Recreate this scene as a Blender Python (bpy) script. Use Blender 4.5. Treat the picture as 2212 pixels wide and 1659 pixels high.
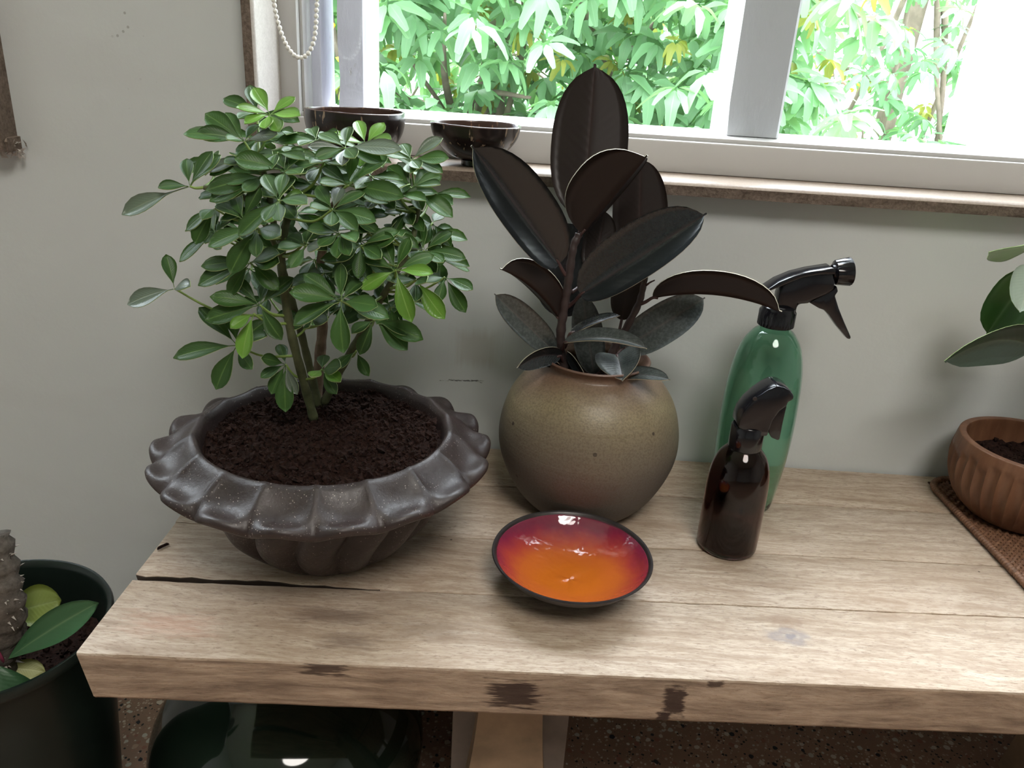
import bpy, bmesh, math, random
from mathutils import Vector, Matrix
random.seed(7)
sc = bpy.context.scene
for o in list(bpy.data.objects): bpy.data.objects.remove(o, do_unlink=True)
COL = sc.collection
V = Vector
PI = math.pi

# ---------------------------------------------------------------- camera
W, H, F = 2212.0, 1659.0, 1700.0
PITCH, ROLL = math.radians(22.1), math.radians(3.7)
CAM = V((0, 0, 0.95))
FW = V((0, math.cos(PITCH), -math.sin(PITCH)))
r0 = V((1, 0, 0)); u0 = r0.cross(FW)
RT = r0*math.cos(ROLL) + u0*math.sin(ROLL)
UP = -r0*math.sin(ROLL) + u0*math.cos(ROLL)
cd = bpy.data.cameras.new('camera'); cam = bpy.data.objects.new('camera', cd); COL.objects.link(cam)
cd.sensor_fit = 'HORIZONTAL'; cd.sensor_width = 36.0; cd.lens = F/W*36.0
cd.clip_start = 0.02; cd.clip_end = 300
m = Matrix((RT, UP, -FW)).transposed().to_4x4(); m.translation = CAM
cam.matrix_world = m
sc.camera = cam
def at(x, y, Y):                                   # photo pixel -> point at distance Y into the room
    d = FW + RT*((x-W/2)/F) - UP*((y-H/2)/F)
    return CAM + d*((Y-CAM.y)/d.y)
def atz(x, y, z):                                  # photo pixel -> point at height z
    d = FW + RT*((x-W/2)/F) - UP*((y-H/2)/F)
    return CAM + d*((z-CAM.z)/d.z)

# ---------------------------------------------------------------- sky and exposure
SKY = 4.3; YB_ = -5.2
w = bpy.data.worlds.new('overcast_sky'); sc.world = w; w.use_nodes = True
bg = w.node_tree.nodes['Background']; bg.inputs[0].default_value = (0.88, 0.94, 1.02, 1)
# plain overcast sky (CIE): three times as bright overhead as at the horizon
wn = w.node_tree.nodes; wl_ = w.node_tree.links
tc_ = wn.new('ShaderNodeTexCoord'); sx_ = wn.new('ShaderNodeSeparateXYZ'); wl_.new(tc_.outputs['Generated'], sx_.inputs[0])
mx_ = wn.new('ShaderNodeMath'); mx_.operation = 'MAXIMUM'; mx_.inputs[1].default_value = 0.0; wl_.new(sx_.outputs[2], mx_.inputs[0])
ma_ = wn.new('ShaderNodeMath'); ma_.operation = 'MULTIPLY_ADD'; ma_.inputs[1].default_value = 2.0*SKY; ma_.inputs[2].default_value = SKY
wl_.new(mx_.outputs[0], ma_.inputs[0]); wl_.new(ma_.outputs[0], bg.inputs[1])
vs = sc.view_settings
vs.view_transform = 'Standard'; vs.look = 'None'; vs.exposure = 1.05; vs.gamma = 1.0; vs.use_curve_mapping = False
sc.cycles.use_denoising = True
sc.cycles.sample_clamp_indirect = 8.0
def portal(name, loc, rot, sx, sy):
    l = bpy.data.lights.new(name, 'AREA'); l.shape = 'RECTANGLE'; l.size = sx; l.size_y = sy
    l.cycles.is_portal = True
    o = bpy.data.objects.new(name, l); o.location = loc; o.rotation_euler = rot; COL.objects.link(o)
portal('daylight_window', (0.49, 1.04, 1.66), (-PI/2, 0, 0), 1.6, 1.6)
portal('daylight_second_window', (-1.2, 1.04, 1.66), (-PI/2, 0, 0), 1.15, 1.6)

# ---------------------------------------------------------------- helpers
def link(o, parent=None):
    COL.objects.link(o)
    if parent is not None: o.parent = parent
    return o
def wloc(o):
    p = V((0, 0, 0))
    while o is not None:
        p = p + o.location; o = o.parent
    return p
def empty(name, loc, label=None, cat=None, group=None, kind=None):
    o = bpy.data.objects.new(name, None); o.location = loc; o.empty_display_size = 0.02
    COL.objects.link(o); tag(o, label, cat, group, kind); return o
def tag(o, label=None, cat=None, group=None, kind=None):
    if label: o['label'] = label
    if cat: o['category'] = cat
    if group: o['group'] = group
    if kind: o['kind'] = kind
    return o
def mesh(name, verts, faces, mats, parent=None, smooth=True, mi=None, uv=None, loc=None):
    """world-space verts -> one mesh object (child of parent)"""
    off = wloc(parent) if parent is not None else V((0, 0, 0))
    o_loc = V((0, 0, 0))
    if loc is not None: o_loc = V(loc) - off
    base = off + o_loc
    me = bpy.data.meshes.new(name)
    me.from_pydata([tuple(V(v) - base) for v in verts], [], faces)
    if not isinstance(mats, (list, tuple)): mats = [mats]
    for mm in mats: me.materials.append(mm)
    if mi: me.polygons.foreach_set('material_index', mi)
    if smooth: me.polygons.foreach_set('use_smooth', [True]*len(me.polygons))
    if uv:
        l = me.uv_layers.new(name='UVMap')
        for lp in me.loops: l.data[lp.index].uv = uv[lp.vertex_index]
    me.update()
    o = bpy.data.objects.new(name, me); o.location = o_loc
    link(o, parent); return o
def auto_smooth(o, ang=35):
    me = o.data
    bm = bmesh.new(); bm.from_mesh(me)
    for e in bm.edges:
        if len(e.link_faces) == 2 and e.calc_face_angle(0) > math.radians(ang): e.smooth = False
    bm.to_mesh(me); bm.free()
    return o
class MB:
    def __init__(s): s.v = []; s.f = []; s.m = []
    def add(s, v, f, m=0):
        n = len(s.v); s.v += [V(x) for x in v]; s.f += [tuple(i+n for i in q) for q in f]; s.m += [m]*len(f); return s
    def box(s, a, b, m=0):
        x0, y0, z0 = a; x1, y1, z1 = b
        return s.add([(x0,y0,z0),(x1,y0,z0),(x1,y1,z0),(x0,y1,z0),(x0,y0,z1),(x1,y0,z1),(x1,y1,z1),(x0,y1,z1)],
                     [(3,2,1,0),(4,5,6,7),(0,1,5,4),(1,2,6,5),(2,3,7,6),(3,0,4,7)], m)
    def build(s, name, mats, parent=None, smooth=False, bevel=0, seg=2, loc=None, sharp=None):
        o = mesh(name, s.v, s.f, mats, parent, smooth, s.m, loc=loc)
        if bevel:
            bm = bmesh.new(); bm.from_mesh(o.data)
            bmesh.ops.bevel(bm, geom=[e for e in bm.edges if len(e.link_faces) == 2 and e.calc_face_angle(0) > 0.5], offset=bevel, segments=seg, affect='EDGES', profile=0.5, clamp_overlap=True)
            bm.to_mesh(o.data); bm.free()
            o.data.polygons.foreach_set('use_smooth', [True]*len(o.data.polygons))
            auto_smooth(o, 40)
        elif sharp: auto_smooth(o, sharp)
        return o
def grid_faces(nu, nv, closed_u=False, base=0):
    f = []
    for j in range(nv-1):
        for i in range(nu if closed_u else nu-1):
            a = base + j*nu + i; b = base + j*nu + (i+1) % nu
            f.append((a, b, b+nu, a+nu))
    return f
def lathe(mb, prof, c, n=48, m=0, cap0=False, cap1=False, fn=None):
    """prof [(r,z)], fn(theta,k,r,z)->(r,z)"""
    v = []
    for k, (r, z) in enumerate(prof):
        for i in range(n):
            th = 2*PI*i/n
            rr, zz = (fn(th, k, r, z) if fn else (r, z))
            v.append((c[0]+rr*math.cos(th), c[1]+rr*math.sin(th), c[2]+zz))
    f = grid_faces(n, len(prof), True)
    if cap0: f.append(tuple(reversed(range(n))))
    if cap1: f.append(tuple(range((len(prof)-1)*n, len(prof)*n)))
    return mb.add(v, f, m)
def smooth_prof(pts, n=6):
    """Catmull-Rom through a profile"""
    P = [V((p[0], p[1])) for p in pts]; out = []
    for i in range(len(P)-1):
        p0 = P[max(i-1, 0)]; p1 = P[i]; p2 = P[i+1]; p3 = P[min(i+2, len(P)-1)]
        for k in range(n):
            t = k/n
            q = 0.5*((2*p1) + (p2-p0)*t + (2*p0-5*p1+4*p2-p3)*t*t + (3*p1-p0-3*p2+p3)*t**3)
            out.append((max(q.x, 0.0001), q.y))
    out.append((P[-1].x, P[-1].y)); return out
def spline3(pts, n=6):
    P = [V(p) for p in pts]; out = []
    for i in range(len(P)-1):
        p0 = P[max(i-1, 0)]; p1 = P[i]; p2 = P[i+1]; p3 = P[min(i+2, len(P)-1)]
        for k in range(n):
            t = k/n
            out.append(0.5*((2*p1) + (p2-p0)*t + (2*p0-5*p1+4*p2-p3)*t*t + (3*p1-p0-3*p2+p3)*t**3))
    out.append(P[-1]); return out
def tube(mb, pts, rad, n=8, m=0, cap=True):
    pts = [V(p) for p in pts]; N = len(pts)
    if not isinstance(rad, (list, tuple)): rad = [rad]*N
    t = (pts[1]-pts[0]).normalized()
    a = t.orthogonal().normalized(); v = []
    for k in range(N):
        if k == 0: tt = pts[1]-pts[0]
        elif k == N-1: tt = pts[-1]-pts[-2]
        else: tt = pts[k+1]-pts[k-1]
        tt.normalize(); a = (a - tt*a.dot(tt)).normalized(); b = tt.cross(a)
        for i in range(n):
            th = 2*PI*i/n
            v.append(pts[k] + (a*math.cos(th)+b*math.sin(th))*rad[k])
    f = grid_faces(n, N, True)
    if cap: f += [tuple(reversed(range(n))), tuple(range((N-1)*n, N*n))]
    return mb.add(v, f, m)
def lerp_list(a, b, n): return [a+(b-a)*i/(n-1) for i in range(n)]

# ---------------------------------------------------------------- material helpers
class NT:
    def __init__(s, name):
        s.mat = bpy.data.materials.new(name); s.mat.use_nodes = True
        s.t = s.mat.node_tree; s.p = s.t.nodes['Principled BSDF']; s.out = s.t.nodes['Material Output']
    def n(s, typ, **kw):
        nd = s.t.nodes.new(typ)
        for k, v in kw.items(): setattr(nd, k, v)
        return nd
    def l(s, a, b): s.t.links.new(a, b)
    def co(s, kind='Object', scale=(1, 1, 1), loc=(0, 0, 0), rot=(0, 0, 0)):
        tc = s.n('ShaderNodeTexCoord'); mp = s.n('ShaderNodeMapping')
        mp.inputs['Scale'].default_value = scale; mp.inputs['Location'].default_value = loc; mp.inputs['Rotation'].default_value = rot
        s.l(tc.outputs[kind], mp.inputs[0]); return mp.outputs[0]
    def noise(s, vec, scale=5, detail=4, rough=0.5, dist=0.0, out=0):
        nd = s.n('ShaderNodeTexNoise'); nd.inputs['Scale'].default_value = scale; nd.inputs['Detail'].default_value = detail
        nd.inputs['Roughness'].default_value = rough; nd.inputs['Distortion'].default_value = dist
        s.l(vec, nd.inputs['Vector']); return nd.outputs[out]
    def voro(s, vec, scale=5, feature='F1', out='Distance', rnd=1.0):
        nd = s.n('ShaderNodeTexVoronoi', feature=feature); nd.inputs['Scale'].default_value = scale
        nd.inputs['Randomness'].default_value = rnd
        s.l(vec, nd.inputs['Vector']); return nd.outputs[out]
    def ramp(s, fac, stops, interp='LINEAR'):
        nd = s.n('ShaderNodeValToRGB'); cr = nd.color_ramp; cr.interpolation = interp
        while len(cr.elements) < len(stops): cr.elements.new(0.5)
        for e, (p, c) in zip(cr.elements, stops):
            e.position = p; e.color = (*c, 1) if hasattr(c, '__len__') else (c, c, c, 1)
        s.l(fac, nd.inputs[0]); return nd.outputs[0]
    def math(s, op, a, b=None, c=None, clamp=False):
        nd = s.n('ShaderNodeMath', operation=op); nd.use_clamp = clamp
        for i, x in enumerate((a, b, c)):
            if x is None: continue
            if isinstance(x, (int, float)): nd.inputs[i].default_value = x
            else: s.l(x, nd.inputs[i])
        return nd.outputs[0]
    def mix(s, fac, a, b, blend='MIX'):
        nd = s.n('ShaderNodeMix', data_type='RGBA', blend_type=blend)
        for i, x in ((0, fac), (6, a), (7, b)):
            if isinstance(x, (int, float)): nd.inputs[i].default_value = x
            elif isinstance(x, tuple): nd.inputs[i].default_value = (*x, 1) if len(x) == 3 else x
            else: s.l(x, nd.inputs[i])
        return nd.outputs[2]
    def sep(s, vec):
        nd = s.n('ShaderNodeSeparateXYZ'); s.l(vec, nd.inputs[0]); return nd.outputs
    def bump(s, h, strength=0.3, dist=0.01):
        nd = s.n('ShaderNodeBump'); nd.inputs['Strength'].default_value = strength; nd.inputs['Distance'].default_value = dist
        s.l(h, nd.inputs['Height']); s.l(nd.outputs[0], s.p.inputs['Normal']); return nd.outputs[0]
    def set(s, color=None, rough=None, spec=None, metal=None, trans=None, ior=None, coat=None, sss=None):
        def put(k, x):
            if x is None: return
            if isinstance(x, (int, float)): s.p.inputs[k].default_value = x
            elif isinstance(x, tuple): s.p.inputs[k].default_value = (*x, 1)
            else: s.l(x, s.p.inputs[k])
        put('Base Color', color); put('Roughness', rough); put('Specular IOR Level', spec); put('Metallic', metal)
        put('Transmission Weight', trans); put('IOR', ior); put('Coat Weight', coat)
        return s.mat
    def blob(s, xyz, c, half, wob, ax=(0, 2), soft=0.25):
        """mask of a stain: a soft box around c in two axes, edge broken by wob"""
        r = None
        for a, cc, hh in zip(ax, c, half):
            d = s.math('DIVIDE', s.math('ABSOLUTE', s.math('SUBTRACT', xyz[a], cc)), hh)
            r = d if r is None else s.math('MAXIMUM', r, d)
        r = s.math('ADD', r, wob)
        mr = s.n('ShaderNodeMapRange'); mr.clamp = True
        mr.inputs['From Min'].default_value = 1.0; mr.inputs['From Max'].default_value = 1.0-soft
        s.l(r, mr.inputs['Value']); return mr.outputs[0]

def mat_plain(name, color, rough=0.5, spec=0.5, var=0.12, scale=20, bump=0.0, bscale=60, metal=0.0, coat=0.0):
    t = NT(name); c = t.co()
    nz = t.noise(c, scale, 4, 0.6)
    lo = tuple(x*(1-var) for x in color); hi = tuple(min(1, x*(1+var)) for x in color)
    col = t.ramp(nz, [(0.3, lo), (0.7, hi)])
    if bump: t.bump(t.noise(c, bscale, 5, 0.6), bump, 0.002)
    t.set(col, rough, spec, metal, coat=coat); return t.mat

# --- walls, floor, stone
def mat_wall():
    t = NT('painted_plaster'); c = t.co(); x = t.sep(c)
    n1 = t.noise(c, 1.6, 5, 0.6)
    col = t.ramp(n1, [(0.3, (0.565, 0.59, 0.585)), (0.7, (0.62, 0.645, 0.64))])
    st = t.noise(t.co(scale=(160, 30, 5)), 1.0, 4, 0.6)
    wob = t.math('MULTIPLY', t.math('SUBTRACT', st, 0.5), 1.1)
    m1 = t.blob(x, (-0.050, 0.595), (0.036, 0.030), wob, soft=0.5)
    col = t.mix(t.math('MULTIPLY', m1, 0.38), col, (0.44, 0.40, 0.34))
    sn = t.noise(t.co(scale=(90, 30, 200)), 1.0, 3, 0.7)
    wob2 = t.math('MULTIPLY', t.math('SUBTRACT', sn, 0.40), 3.0)
    xz = [t.math('ADD', x[0], 0), x[1], t.math('SUBTRACT', x[2], t.math('MULTIPLY', x[0], 0.02))]
    m2 = t.blob(xz, (-0.066, 0.5485), (0.038, 0.0022), wob2, soft=0.4)
    col = t.mix(t.math('MULTIPLY', m2, 0.85), col, (0.06, 0.055, 0.05))
    sp = t.voro(c, 90, 'F1')
    reg = t.blob(x, (-0.47, 0.98), (0.03, 0.12), t.math('MULTIPLY', t.math('SUBTRACT', t.noise(c, 30, 2), 0.35), 3.0), soft=0.3)
    spk = t.math('MULTIPLY', t.math('LESS_THAN', sp, 0.14), reg)
    col = t.mix(t.math('MULTIPLY', spk, 0.5), col, (0.2, 0.19, 0.17))
    sm = t.ramp(t.noise(t.co(scale=(3, 3, 7)), 1.3, 3, 0.5), [(0.55, 0.0), (0.8, 1.0)])
    col = t.mix(t.math('MULTIPLY', sm, 0.22), col, (0.47, 0.45, 0.44))
    t.bump(t.noise(c, 22, 6, 0.6), 0.10, 0.01)
    t.set(col, 0.6, 0.3); return t.mat
def mat_terrazzo():
    t = NT('terrazzo'); c = t.co()
    d = t.n('ShaderNodeVectorMath', operation='ADD')
    nz = t.n('ShaderNodeTexNoise'); nz.inputs['Scale'].default_value = 120; t.l(c, nz.inputs['Vector'])
    sc_ = t.n('ShaderNodeVectorMath', operation='SCALE'); sc_.inputs['Scale'].default_value = 0.004
    t.l(nz.outputs['Color'], sc_.inputs[0]); t.l(c, d.inputs[0]); t.l(sc_.outputs[0], d.inputs[1])
    def chips(scale, thr, stops, base):
        v = t.n('ShaderNodeTexVoronoi'); v.inputs['Scale'].default_value = scale; t.l(d.outputs[0], v.inputs['Vector'])
        cs = t.n('ShaderNodeSeparateColor'); t.l(v.outputs['Color'], cs.inputs[0])
        size = t.math('MULTIPLY', cs.outputs[1], thr)
        mk = t.math('LESS_THAN', v.outputs['Distance'], size)
        return t.mix(mk, base, t.ramp(cs.outputs[0], stops, 'CONSTANT'))
    base = t.ramp(t.noise(c, 8, 4), [(0.3, (0.24, 0.15, 0.10)), (0.7, (0.33, 0.21, 0.15))])
    k = chips(210, 0.5, [(0, (0.02, 0.02, 0.02)), (0.2, (0.46, 0.35, 0.26)), (0.5, (0.34, 0.19, 0.13)), (0.75, (0.56, 0.48, 0.39))], base)
    k = chips(95, 0.46, [(0, (0.012, 0.014, 0.02)), (0.22, (0.58, 0.51, 0.42)), (0.42, (0.42, 0.29, 0.2)), (0.6, (0.28, 0.13, 0.09)), (0.8, (0.50, 0.48, 0.41))], k)
    t.set(k, 0.35, 0.4); return t.mat
def mat_stone(name, a, b, rough, scale=40, bump=0.15):
    t = NT(name); c = t.co()
    n1 = t.noise(c, scale, 5, 0.7); n2 = t.noise(c, scale*5, 3, 0.6)
    col = t.mix(0.45, t.ramp(n1, [(0.3, a), (0.7, b)]), t.ramp(n2, [(0.35, a), (0.6, b)]))
    t.bump(t.noise(c, scale*3, 6, 0.7), bump, 0.004)
    t.set(col, rough, 0.4); return t.mat
def mat_paint_peel(name, base, under, amount=0.62, rough=0.45):
    t = NT(name); c = t.co()
    n1 = t.noise(t.co(scale=(1, 1, 0.5)), 38, 6, 0.65)
    k = t.ramp(n1, [(amount, 0.0), (amount+0.05, 1.0)])
    col = t.mix(k, t.ramp(t.noise(c, 9, 4), [(0.3, tuple(v*0.92 for v in base)), (0.7, base)]), under)
    h = t.math('ADD', t.noise(t.co(scale=(1, 1, 0.4)), 60, 5, 0.6), t.math('MULTIPLY', k, -0.5))
    t.bump(h, 0.35, 0.004); t.set(col, rough, 0.4); return t.mat
# --- bench wood
def mat_bench(off):
    """whitewashed mango wood: grain along X, knots, stains and brush burns of their own shape; off = bench origin"""
    t = NT('whitewashed_wood'); ox, oy, oz = off
    c = t.co(loc=(ox, oy, oz)); x = t.sep(c)
    def sc(s): 
        mp = t.n('ShaderNodeMapping'); mp.inputs['Scale'].default_value = s; t.l(c, mp.inputs[0]); return mp.outputs[0]
    warp = t.noise(sc((2.2, 7, 7)), 1.0, 3, 0.5, out=1)
    def warped(s, amt):
        a = t.n('ShaderNodeVectorMath', operation='SCALE'); a.inputs['Scale'].default_value = amt; t.l(warp, a.inputs[0])
        b = t.n('ShaderNodeVectorMath', operation='ADD'); t.l(c, b.inputs[0]); t.l(a.outputs[0], b.inputs[1])
        mp = t.n('ShaderNodeMapping'); mp.inputs['Scale'].default_value = s; t.l(b.outputs[0], mp.inputs[0]); return mp.outputs[0]
    g1 = t.noise(warped((11, 105, 105), 0.07), 1.0, 7, 0.68)
    g2 = t.noise(warped((75, 430, 430), 0.05), 1.0, 4, 0.65)
    g3 = t.noise(sc((3, 11, 11)), 1.0, 3, 0.5)
    obi = t.n('ShaderNodeObjectInfo')
    pores = t.ramp(t.noise(warped((120, 620, 620), 0.04), 1.0, 3, 0.7), [(0.33, 1.0), (0.44, 0.0)])
    col = t.ramp(g1, [(0.30, (0.23, 0.155, 0.105)), (0.44, (0.38, 0.29, 0.215)), (0.56, (0.50, 0.41, 0.325)), (0.72, (0.60, 0.51, 0.42))])
    col = t.mix(t.math('MULTIPLY', t.ramp(g2, [(0.38, 1.0), (0.56, 0.0)]), 0.62), col, (0.27, 0.18, 0.12))
    col = t.mix(t.math('MULTIPLY', pores, 0.8), col, (0.15, 0.09, 0.06))
    col = t.mix(t.math('MULTIPLY', t.ramp(g3, [(0.4, 0.0), (0.7, 1.0)]), 0.35), col, (0.38, 0.26, 0.17))
    col = t.mix(0.16, col, t.mix(obi.outputs['Random'], (0.40, 0.27, 0.17), (0.72, 0.62, 0.5)))
    # knots
    for (kx, ky, rx, ry, kc) in [(0.285, 0.6255, 0.026, 0.016, (0.25, 0.22, 0.22)), (0.29, 0.648, 0.024, 0.012, (0.30, 0.21, 0.15))]:
        wb = t.math('MULTIPLY', t.math('SUBTRACT', t.noise(c, 60, 4, 0.6), 0.5), 1.2)
        dx = t.math('DIVIDE', t.math('SUBTRACT', x[0], kx), rx); dy = t.math('DIVIDE', t.math('SUBTRACT', x[1], ky), ry)
        rr = t.math('ADD', t.math('SQRT', t.math('ADD', t.math('MULTIPLY', dx, dx), t.math('MULTIPLY', dy, dy))), wb)
        rings = t.math('MULTIPLY', t.math('SINE', t.math('MULTIPLY', rr, 13)), 0.25)
        mk = t.math('MULTIPLY', t.math('ADD', t.ramp(rr, [(0.0, 1.0), (0.55, 0.6), (1.0, 0.0)]), t.math('MULTIPLY', rings, t.ramp(rr, [(0.3, 1.0), (1.0, 0.0)]))), 0.9, clamp=True)
        col = t.mix(mk, col, kc)
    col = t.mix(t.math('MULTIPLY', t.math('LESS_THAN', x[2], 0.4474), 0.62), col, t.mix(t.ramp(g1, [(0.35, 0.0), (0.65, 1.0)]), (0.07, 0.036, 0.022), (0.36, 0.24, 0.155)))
    # stains on the top and dark brush burns on the front edge
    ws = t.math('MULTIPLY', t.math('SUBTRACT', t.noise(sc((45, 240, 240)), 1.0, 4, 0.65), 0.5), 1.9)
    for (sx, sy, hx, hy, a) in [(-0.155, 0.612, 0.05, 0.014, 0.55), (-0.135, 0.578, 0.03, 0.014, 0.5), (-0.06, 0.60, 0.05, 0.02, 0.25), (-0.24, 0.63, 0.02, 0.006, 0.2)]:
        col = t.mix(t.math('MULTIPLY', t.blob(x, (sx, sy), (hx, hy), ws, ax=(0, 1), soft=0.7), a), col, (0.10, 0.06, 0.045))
    wf = t.math('MULTIPLY', t.math('SUBTRACT', t.noise(sc((60, 300, 300)), 1.0, 4, 0.7), 0.5), 1.5)
    wl = t.math('MULTIPLY', t.math('SUBTRACT', t.noise(sc((25, 330, 330)), 1.0, 3, 0.7), 0.5), 2.4)
    front = t.math('LESS_THAN', x[2], 0.4485)
    for (sx, sz, hx, hz, wob, a) in [(0.018, 0.4225, 0.023, 0.017, wl, 0.9), (0.1655, 0.424, 0.0115, 0.019, wf, 0.92), (0.158, 0.400, 0.007, 0.011, wf, 0.95), (-0.15, 0.444, 0.022, 0.008, wl, 0.8), (0.20, 0.445, 0.008, 0.004, wf, 0.8)]:
        mk = t.math('MULTIPLY', t.blob(x, (sx, sz), (hx, hz), wob, ax=(0, 2), soft=0.35), front)
        col = t.mix(t.math('MULTIPLY', mk, a), col, (0.028, 0.013, 0.010))
    # near-black tone inside the open crack at the left
    yc = t.math('SUBTRACT', x[1], t.math('MULTIPLY', x[0], 0.0344))
    gk = t.math('MULTIPLY', t.math('LESS_THAN', t.math('ABSOLUTE', t.math('SUBTRACT', yc, 0.6638)), 0.0052), t.math('MULTIPLY', t.math('LESS_THAN', x[2], 0.4488), t.math('LESS_THAN', x[0], -0.12)))
    col = t.mix(t.math('MULTIPLY', gk, 0.92), col, (0.012, 0.008, 0.007))
    # faint red marks
    col = t.mix(t.math('MULTIPLY', t.blob(x, (-0.30, 0.585), (0.05, 0.02), ws, ax=(0, 1), soft=0.8), 0.25), col, (0.55, 0.22, 0.14))
    # pin holes
    vh = t.voro(sc((22, 22, 22)), 1.0, 'F1')
    col = t.mix(t.math('MULTIPLY', t.math('LESS_THAN', vh, 0.028), 0.85), col, (0.05, 0.03, 0.02))
    h = t.math('ADD', t.math('MULTIPLY', g2, 0.7), t.math('MULTIPLY', pores, -0.5))
    t.bump(h, 0.28, 0.003)
    t.set(col, t.ramp(g1, [(0.3, 0.54), (0.7, 0.42)]), 0.35); return t.mat
# --- leaves
def mat_leaf(name, top, vein, rough, trans=None, tw=0.25, spec=0.5, mott=0.0, var=0.25, coat=0.0):
    t = NT(name)
    uvn = t.n('ShaderNodeTexCoord'); u = t.sep(uvn.outputs['UV'])
    c = t.co()
    obi = t.n('ShaderNodeObjectInfo'); geo = t.n('ShaderNodeNewGeometry')
    rnd = t.math('FRACT', t.math('ADD', obi.outputs['Random'], geo.outputs['Random Per Island']))
    lo = tuple(v*(1-var) for v in top); hi = tuple(v*(1+var) for v in top)
    col = t.mix(rnd, lo, hi)
    if mott:
        mv = t.ramp(t.noise(c, 300, 4, 0.7), [(0.42, 0.0), (0.62, 1.0)])
        col = t.mix(t.math('MULTIPLY', mv, mott), col, tuple(min(1, v*2.2+0.03) for v in top))
    au = t.math('ABSOLUTE', t.math('SUBTRACT', u[0], 0.5))
    mid = t.ramp(au, [(0.0, 1.0), (0.035, 0.25), (0.07, 0.0)])
    col = t.mix(t.math('MULTIPLY', mid, 0.7), col, vein)
    sv = t.math('SINE', t.math('MULTIPLY', t.math('SUBTRACT', u[1], t.math('MULTIPLY', au, 0.45)), 95))
    t.bump(t.math('ADD', t.math('MULTIPLY', sv, 0.06), t.math('MULTIPLY', mid, -0.5)), 0.25, 0.002)
    t.set(col, rough, spec, coat=coat)
    if trans:
        tr = t.n('ShaderNodeBsdfTranslucent')
        t.l(t.mix(0.5, col, trans), tr.inputs[0]) if False else None
        tr.inputs[0].default_value = (*trans, 1)
        mx = t.n('ShaderNodeMixShader'); mx.inputs[0].default_value = tw
        t.l(t.p.outputs[0], mx.inputs[1]); t.l(tr.outputs[0], mx.inputs[2]); t.l(mx.outputs[0], t.out.inputs[0])
    return t.mat
M = {}
M['wall'] = mat_wall()
M['ceiling'] = mat_plain('white_ceiling', (0.8, 0.79, 0.76), 0.8, 0.2, 0.03, 3)
M['floor'] = mat_terrazzo()
M['stone_rough'] = mat_stone('rough_stone_edge', (0.10, 0.075, 0.055), (0.27, 0.21, 0.17), 0.9, 55, 0.9)
M['stone_polish'] = mat_stone('polished_beige_stone', (0.25, 0.195, 0.155), (0.36, 0.29, 0.235), 0.4, 70, 0.05)
M['stone_jamb'] = mat_stone('speckled_stone', (0.42, 0.38, 0.345), (0.56, 0.52, 0.48), 0.4, 90, 0.1)
M['upvc'] = mat_plain('white_window_frame', (0.52, 0.51, 0.495), 0.38, 0.5, 0.02, 6)
M['lilac'] = mat_paint_peel('lilac_white_paint', (0.58, 0.56, 0.64), (0.40, 0.36, 0.36), 0.66)
M['post_paint'] = mat_paint_peel('grey_white_post_paint', (0.42, 0.41, 0.42), (0.25, 0.23, 0.22), 0.74)
M['shutter'] = mat_plain('white_shutter_paint', (0.85, 0.84, 0.83), 0.5, 0.4, 0.03, 8)
M['bead'] = mat_plain('white_plastic_bead', (0.85, 0.83, 0.78), 0.35, 0.5, 0.02)
BENCH0 = (0.30, 0.77, 0.0)
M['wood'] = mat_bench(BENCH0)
M['leg_wood'] = mat_plain('bench_leg_wood', (0.25, 0.17, 0.105), 0.55, 0.4, 0.25, 26, 0.15)
M['leg_grey'] = mat_plain('bench_panel_grey_wood', (0.20, 0.165, 0.14), 0.6, 0.3, 0.2, 20, 0.15)
M['pane'] = None
def mat_pane():
    t = NT('clear_window_glass')
    tr = t.n('ShaderNodeBsdfTransparent'); tr.inputs[0].default_value = (0.97, 0.985, 0.98, 1)
    gl = t.n('ShaderNodeBsdfGlossy'); gl.inputs['Roughness'].default_value = 0.02
    fr = t.n('ShaderNodeFresnel'); ge = t.n('ShaderNodeNewGeometry')
    t.l(t.math('MULTIPLY_ADD', ge.outputs['Backfacing'], 1/1.45-1.45, 1.45), fr.inputs[0])   # thin sheet: same reflectance on both faces
    mx = t.n('ShaderNodeMixShader'); t.l(fr.outputs[0], mx.inputs[0]); t.l(tr.outputs[0], mx.inputs[1]); t.l(gl.outputs[0], mx.inputs[2])
    t.l(mx.outputs[0], t.out.inputs[0]); return t.mat
M['pane'] = mat_pane()
def mat_soil():
    t = NT('potting_soil'); c = t.co()
    col = t.ramp(t.noise(c, 260, 5, 0.7), [(0.3, (0.009, 0.004, 0.003)), (0.55, (0.030, 0.013, 0.009)), (0.8, (0.065, 0.030, 0.020))])
    t.bump(t.noise(c, 420, 5, 0.7), 0.9, 0.004); t.set(col, 0.95, 0.2); return t.mat
M['soil'] = mat_soil()
def mat_planter():
    t = NT('brown_stoneware'); c = t.co()
    col = t.ramp(t.noise(c, 30, 5, 0.6), [(0.3, (0.022, 0.0145, 0.0135)), (0.7, (0.036, 0.023, 0.0205))])
    sp = t.math('LESS_THAN', t.voro(c, 330, 'F1'), 0.15)
    reg = t.ramp(t.noise(c, 40, 3), [(0.42, 0.0), (0.6, 1.0)])
    col = t.mix(t.math('MULTIPLY', t.math('MULTIPLY', sp, reg), 0.6), col, (0.55, 0.47, 0.42))
    t.bump(t.noise(c, 420, 4, 0.6), 0.14, 0.003)
    t.set(col, t.ramp(t.noise(c, 200, 3), [(0.3, 0.36), (0.7, 0.50)]), 0.5); return t.mat
M['planter'] = mat_planter()
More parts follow.
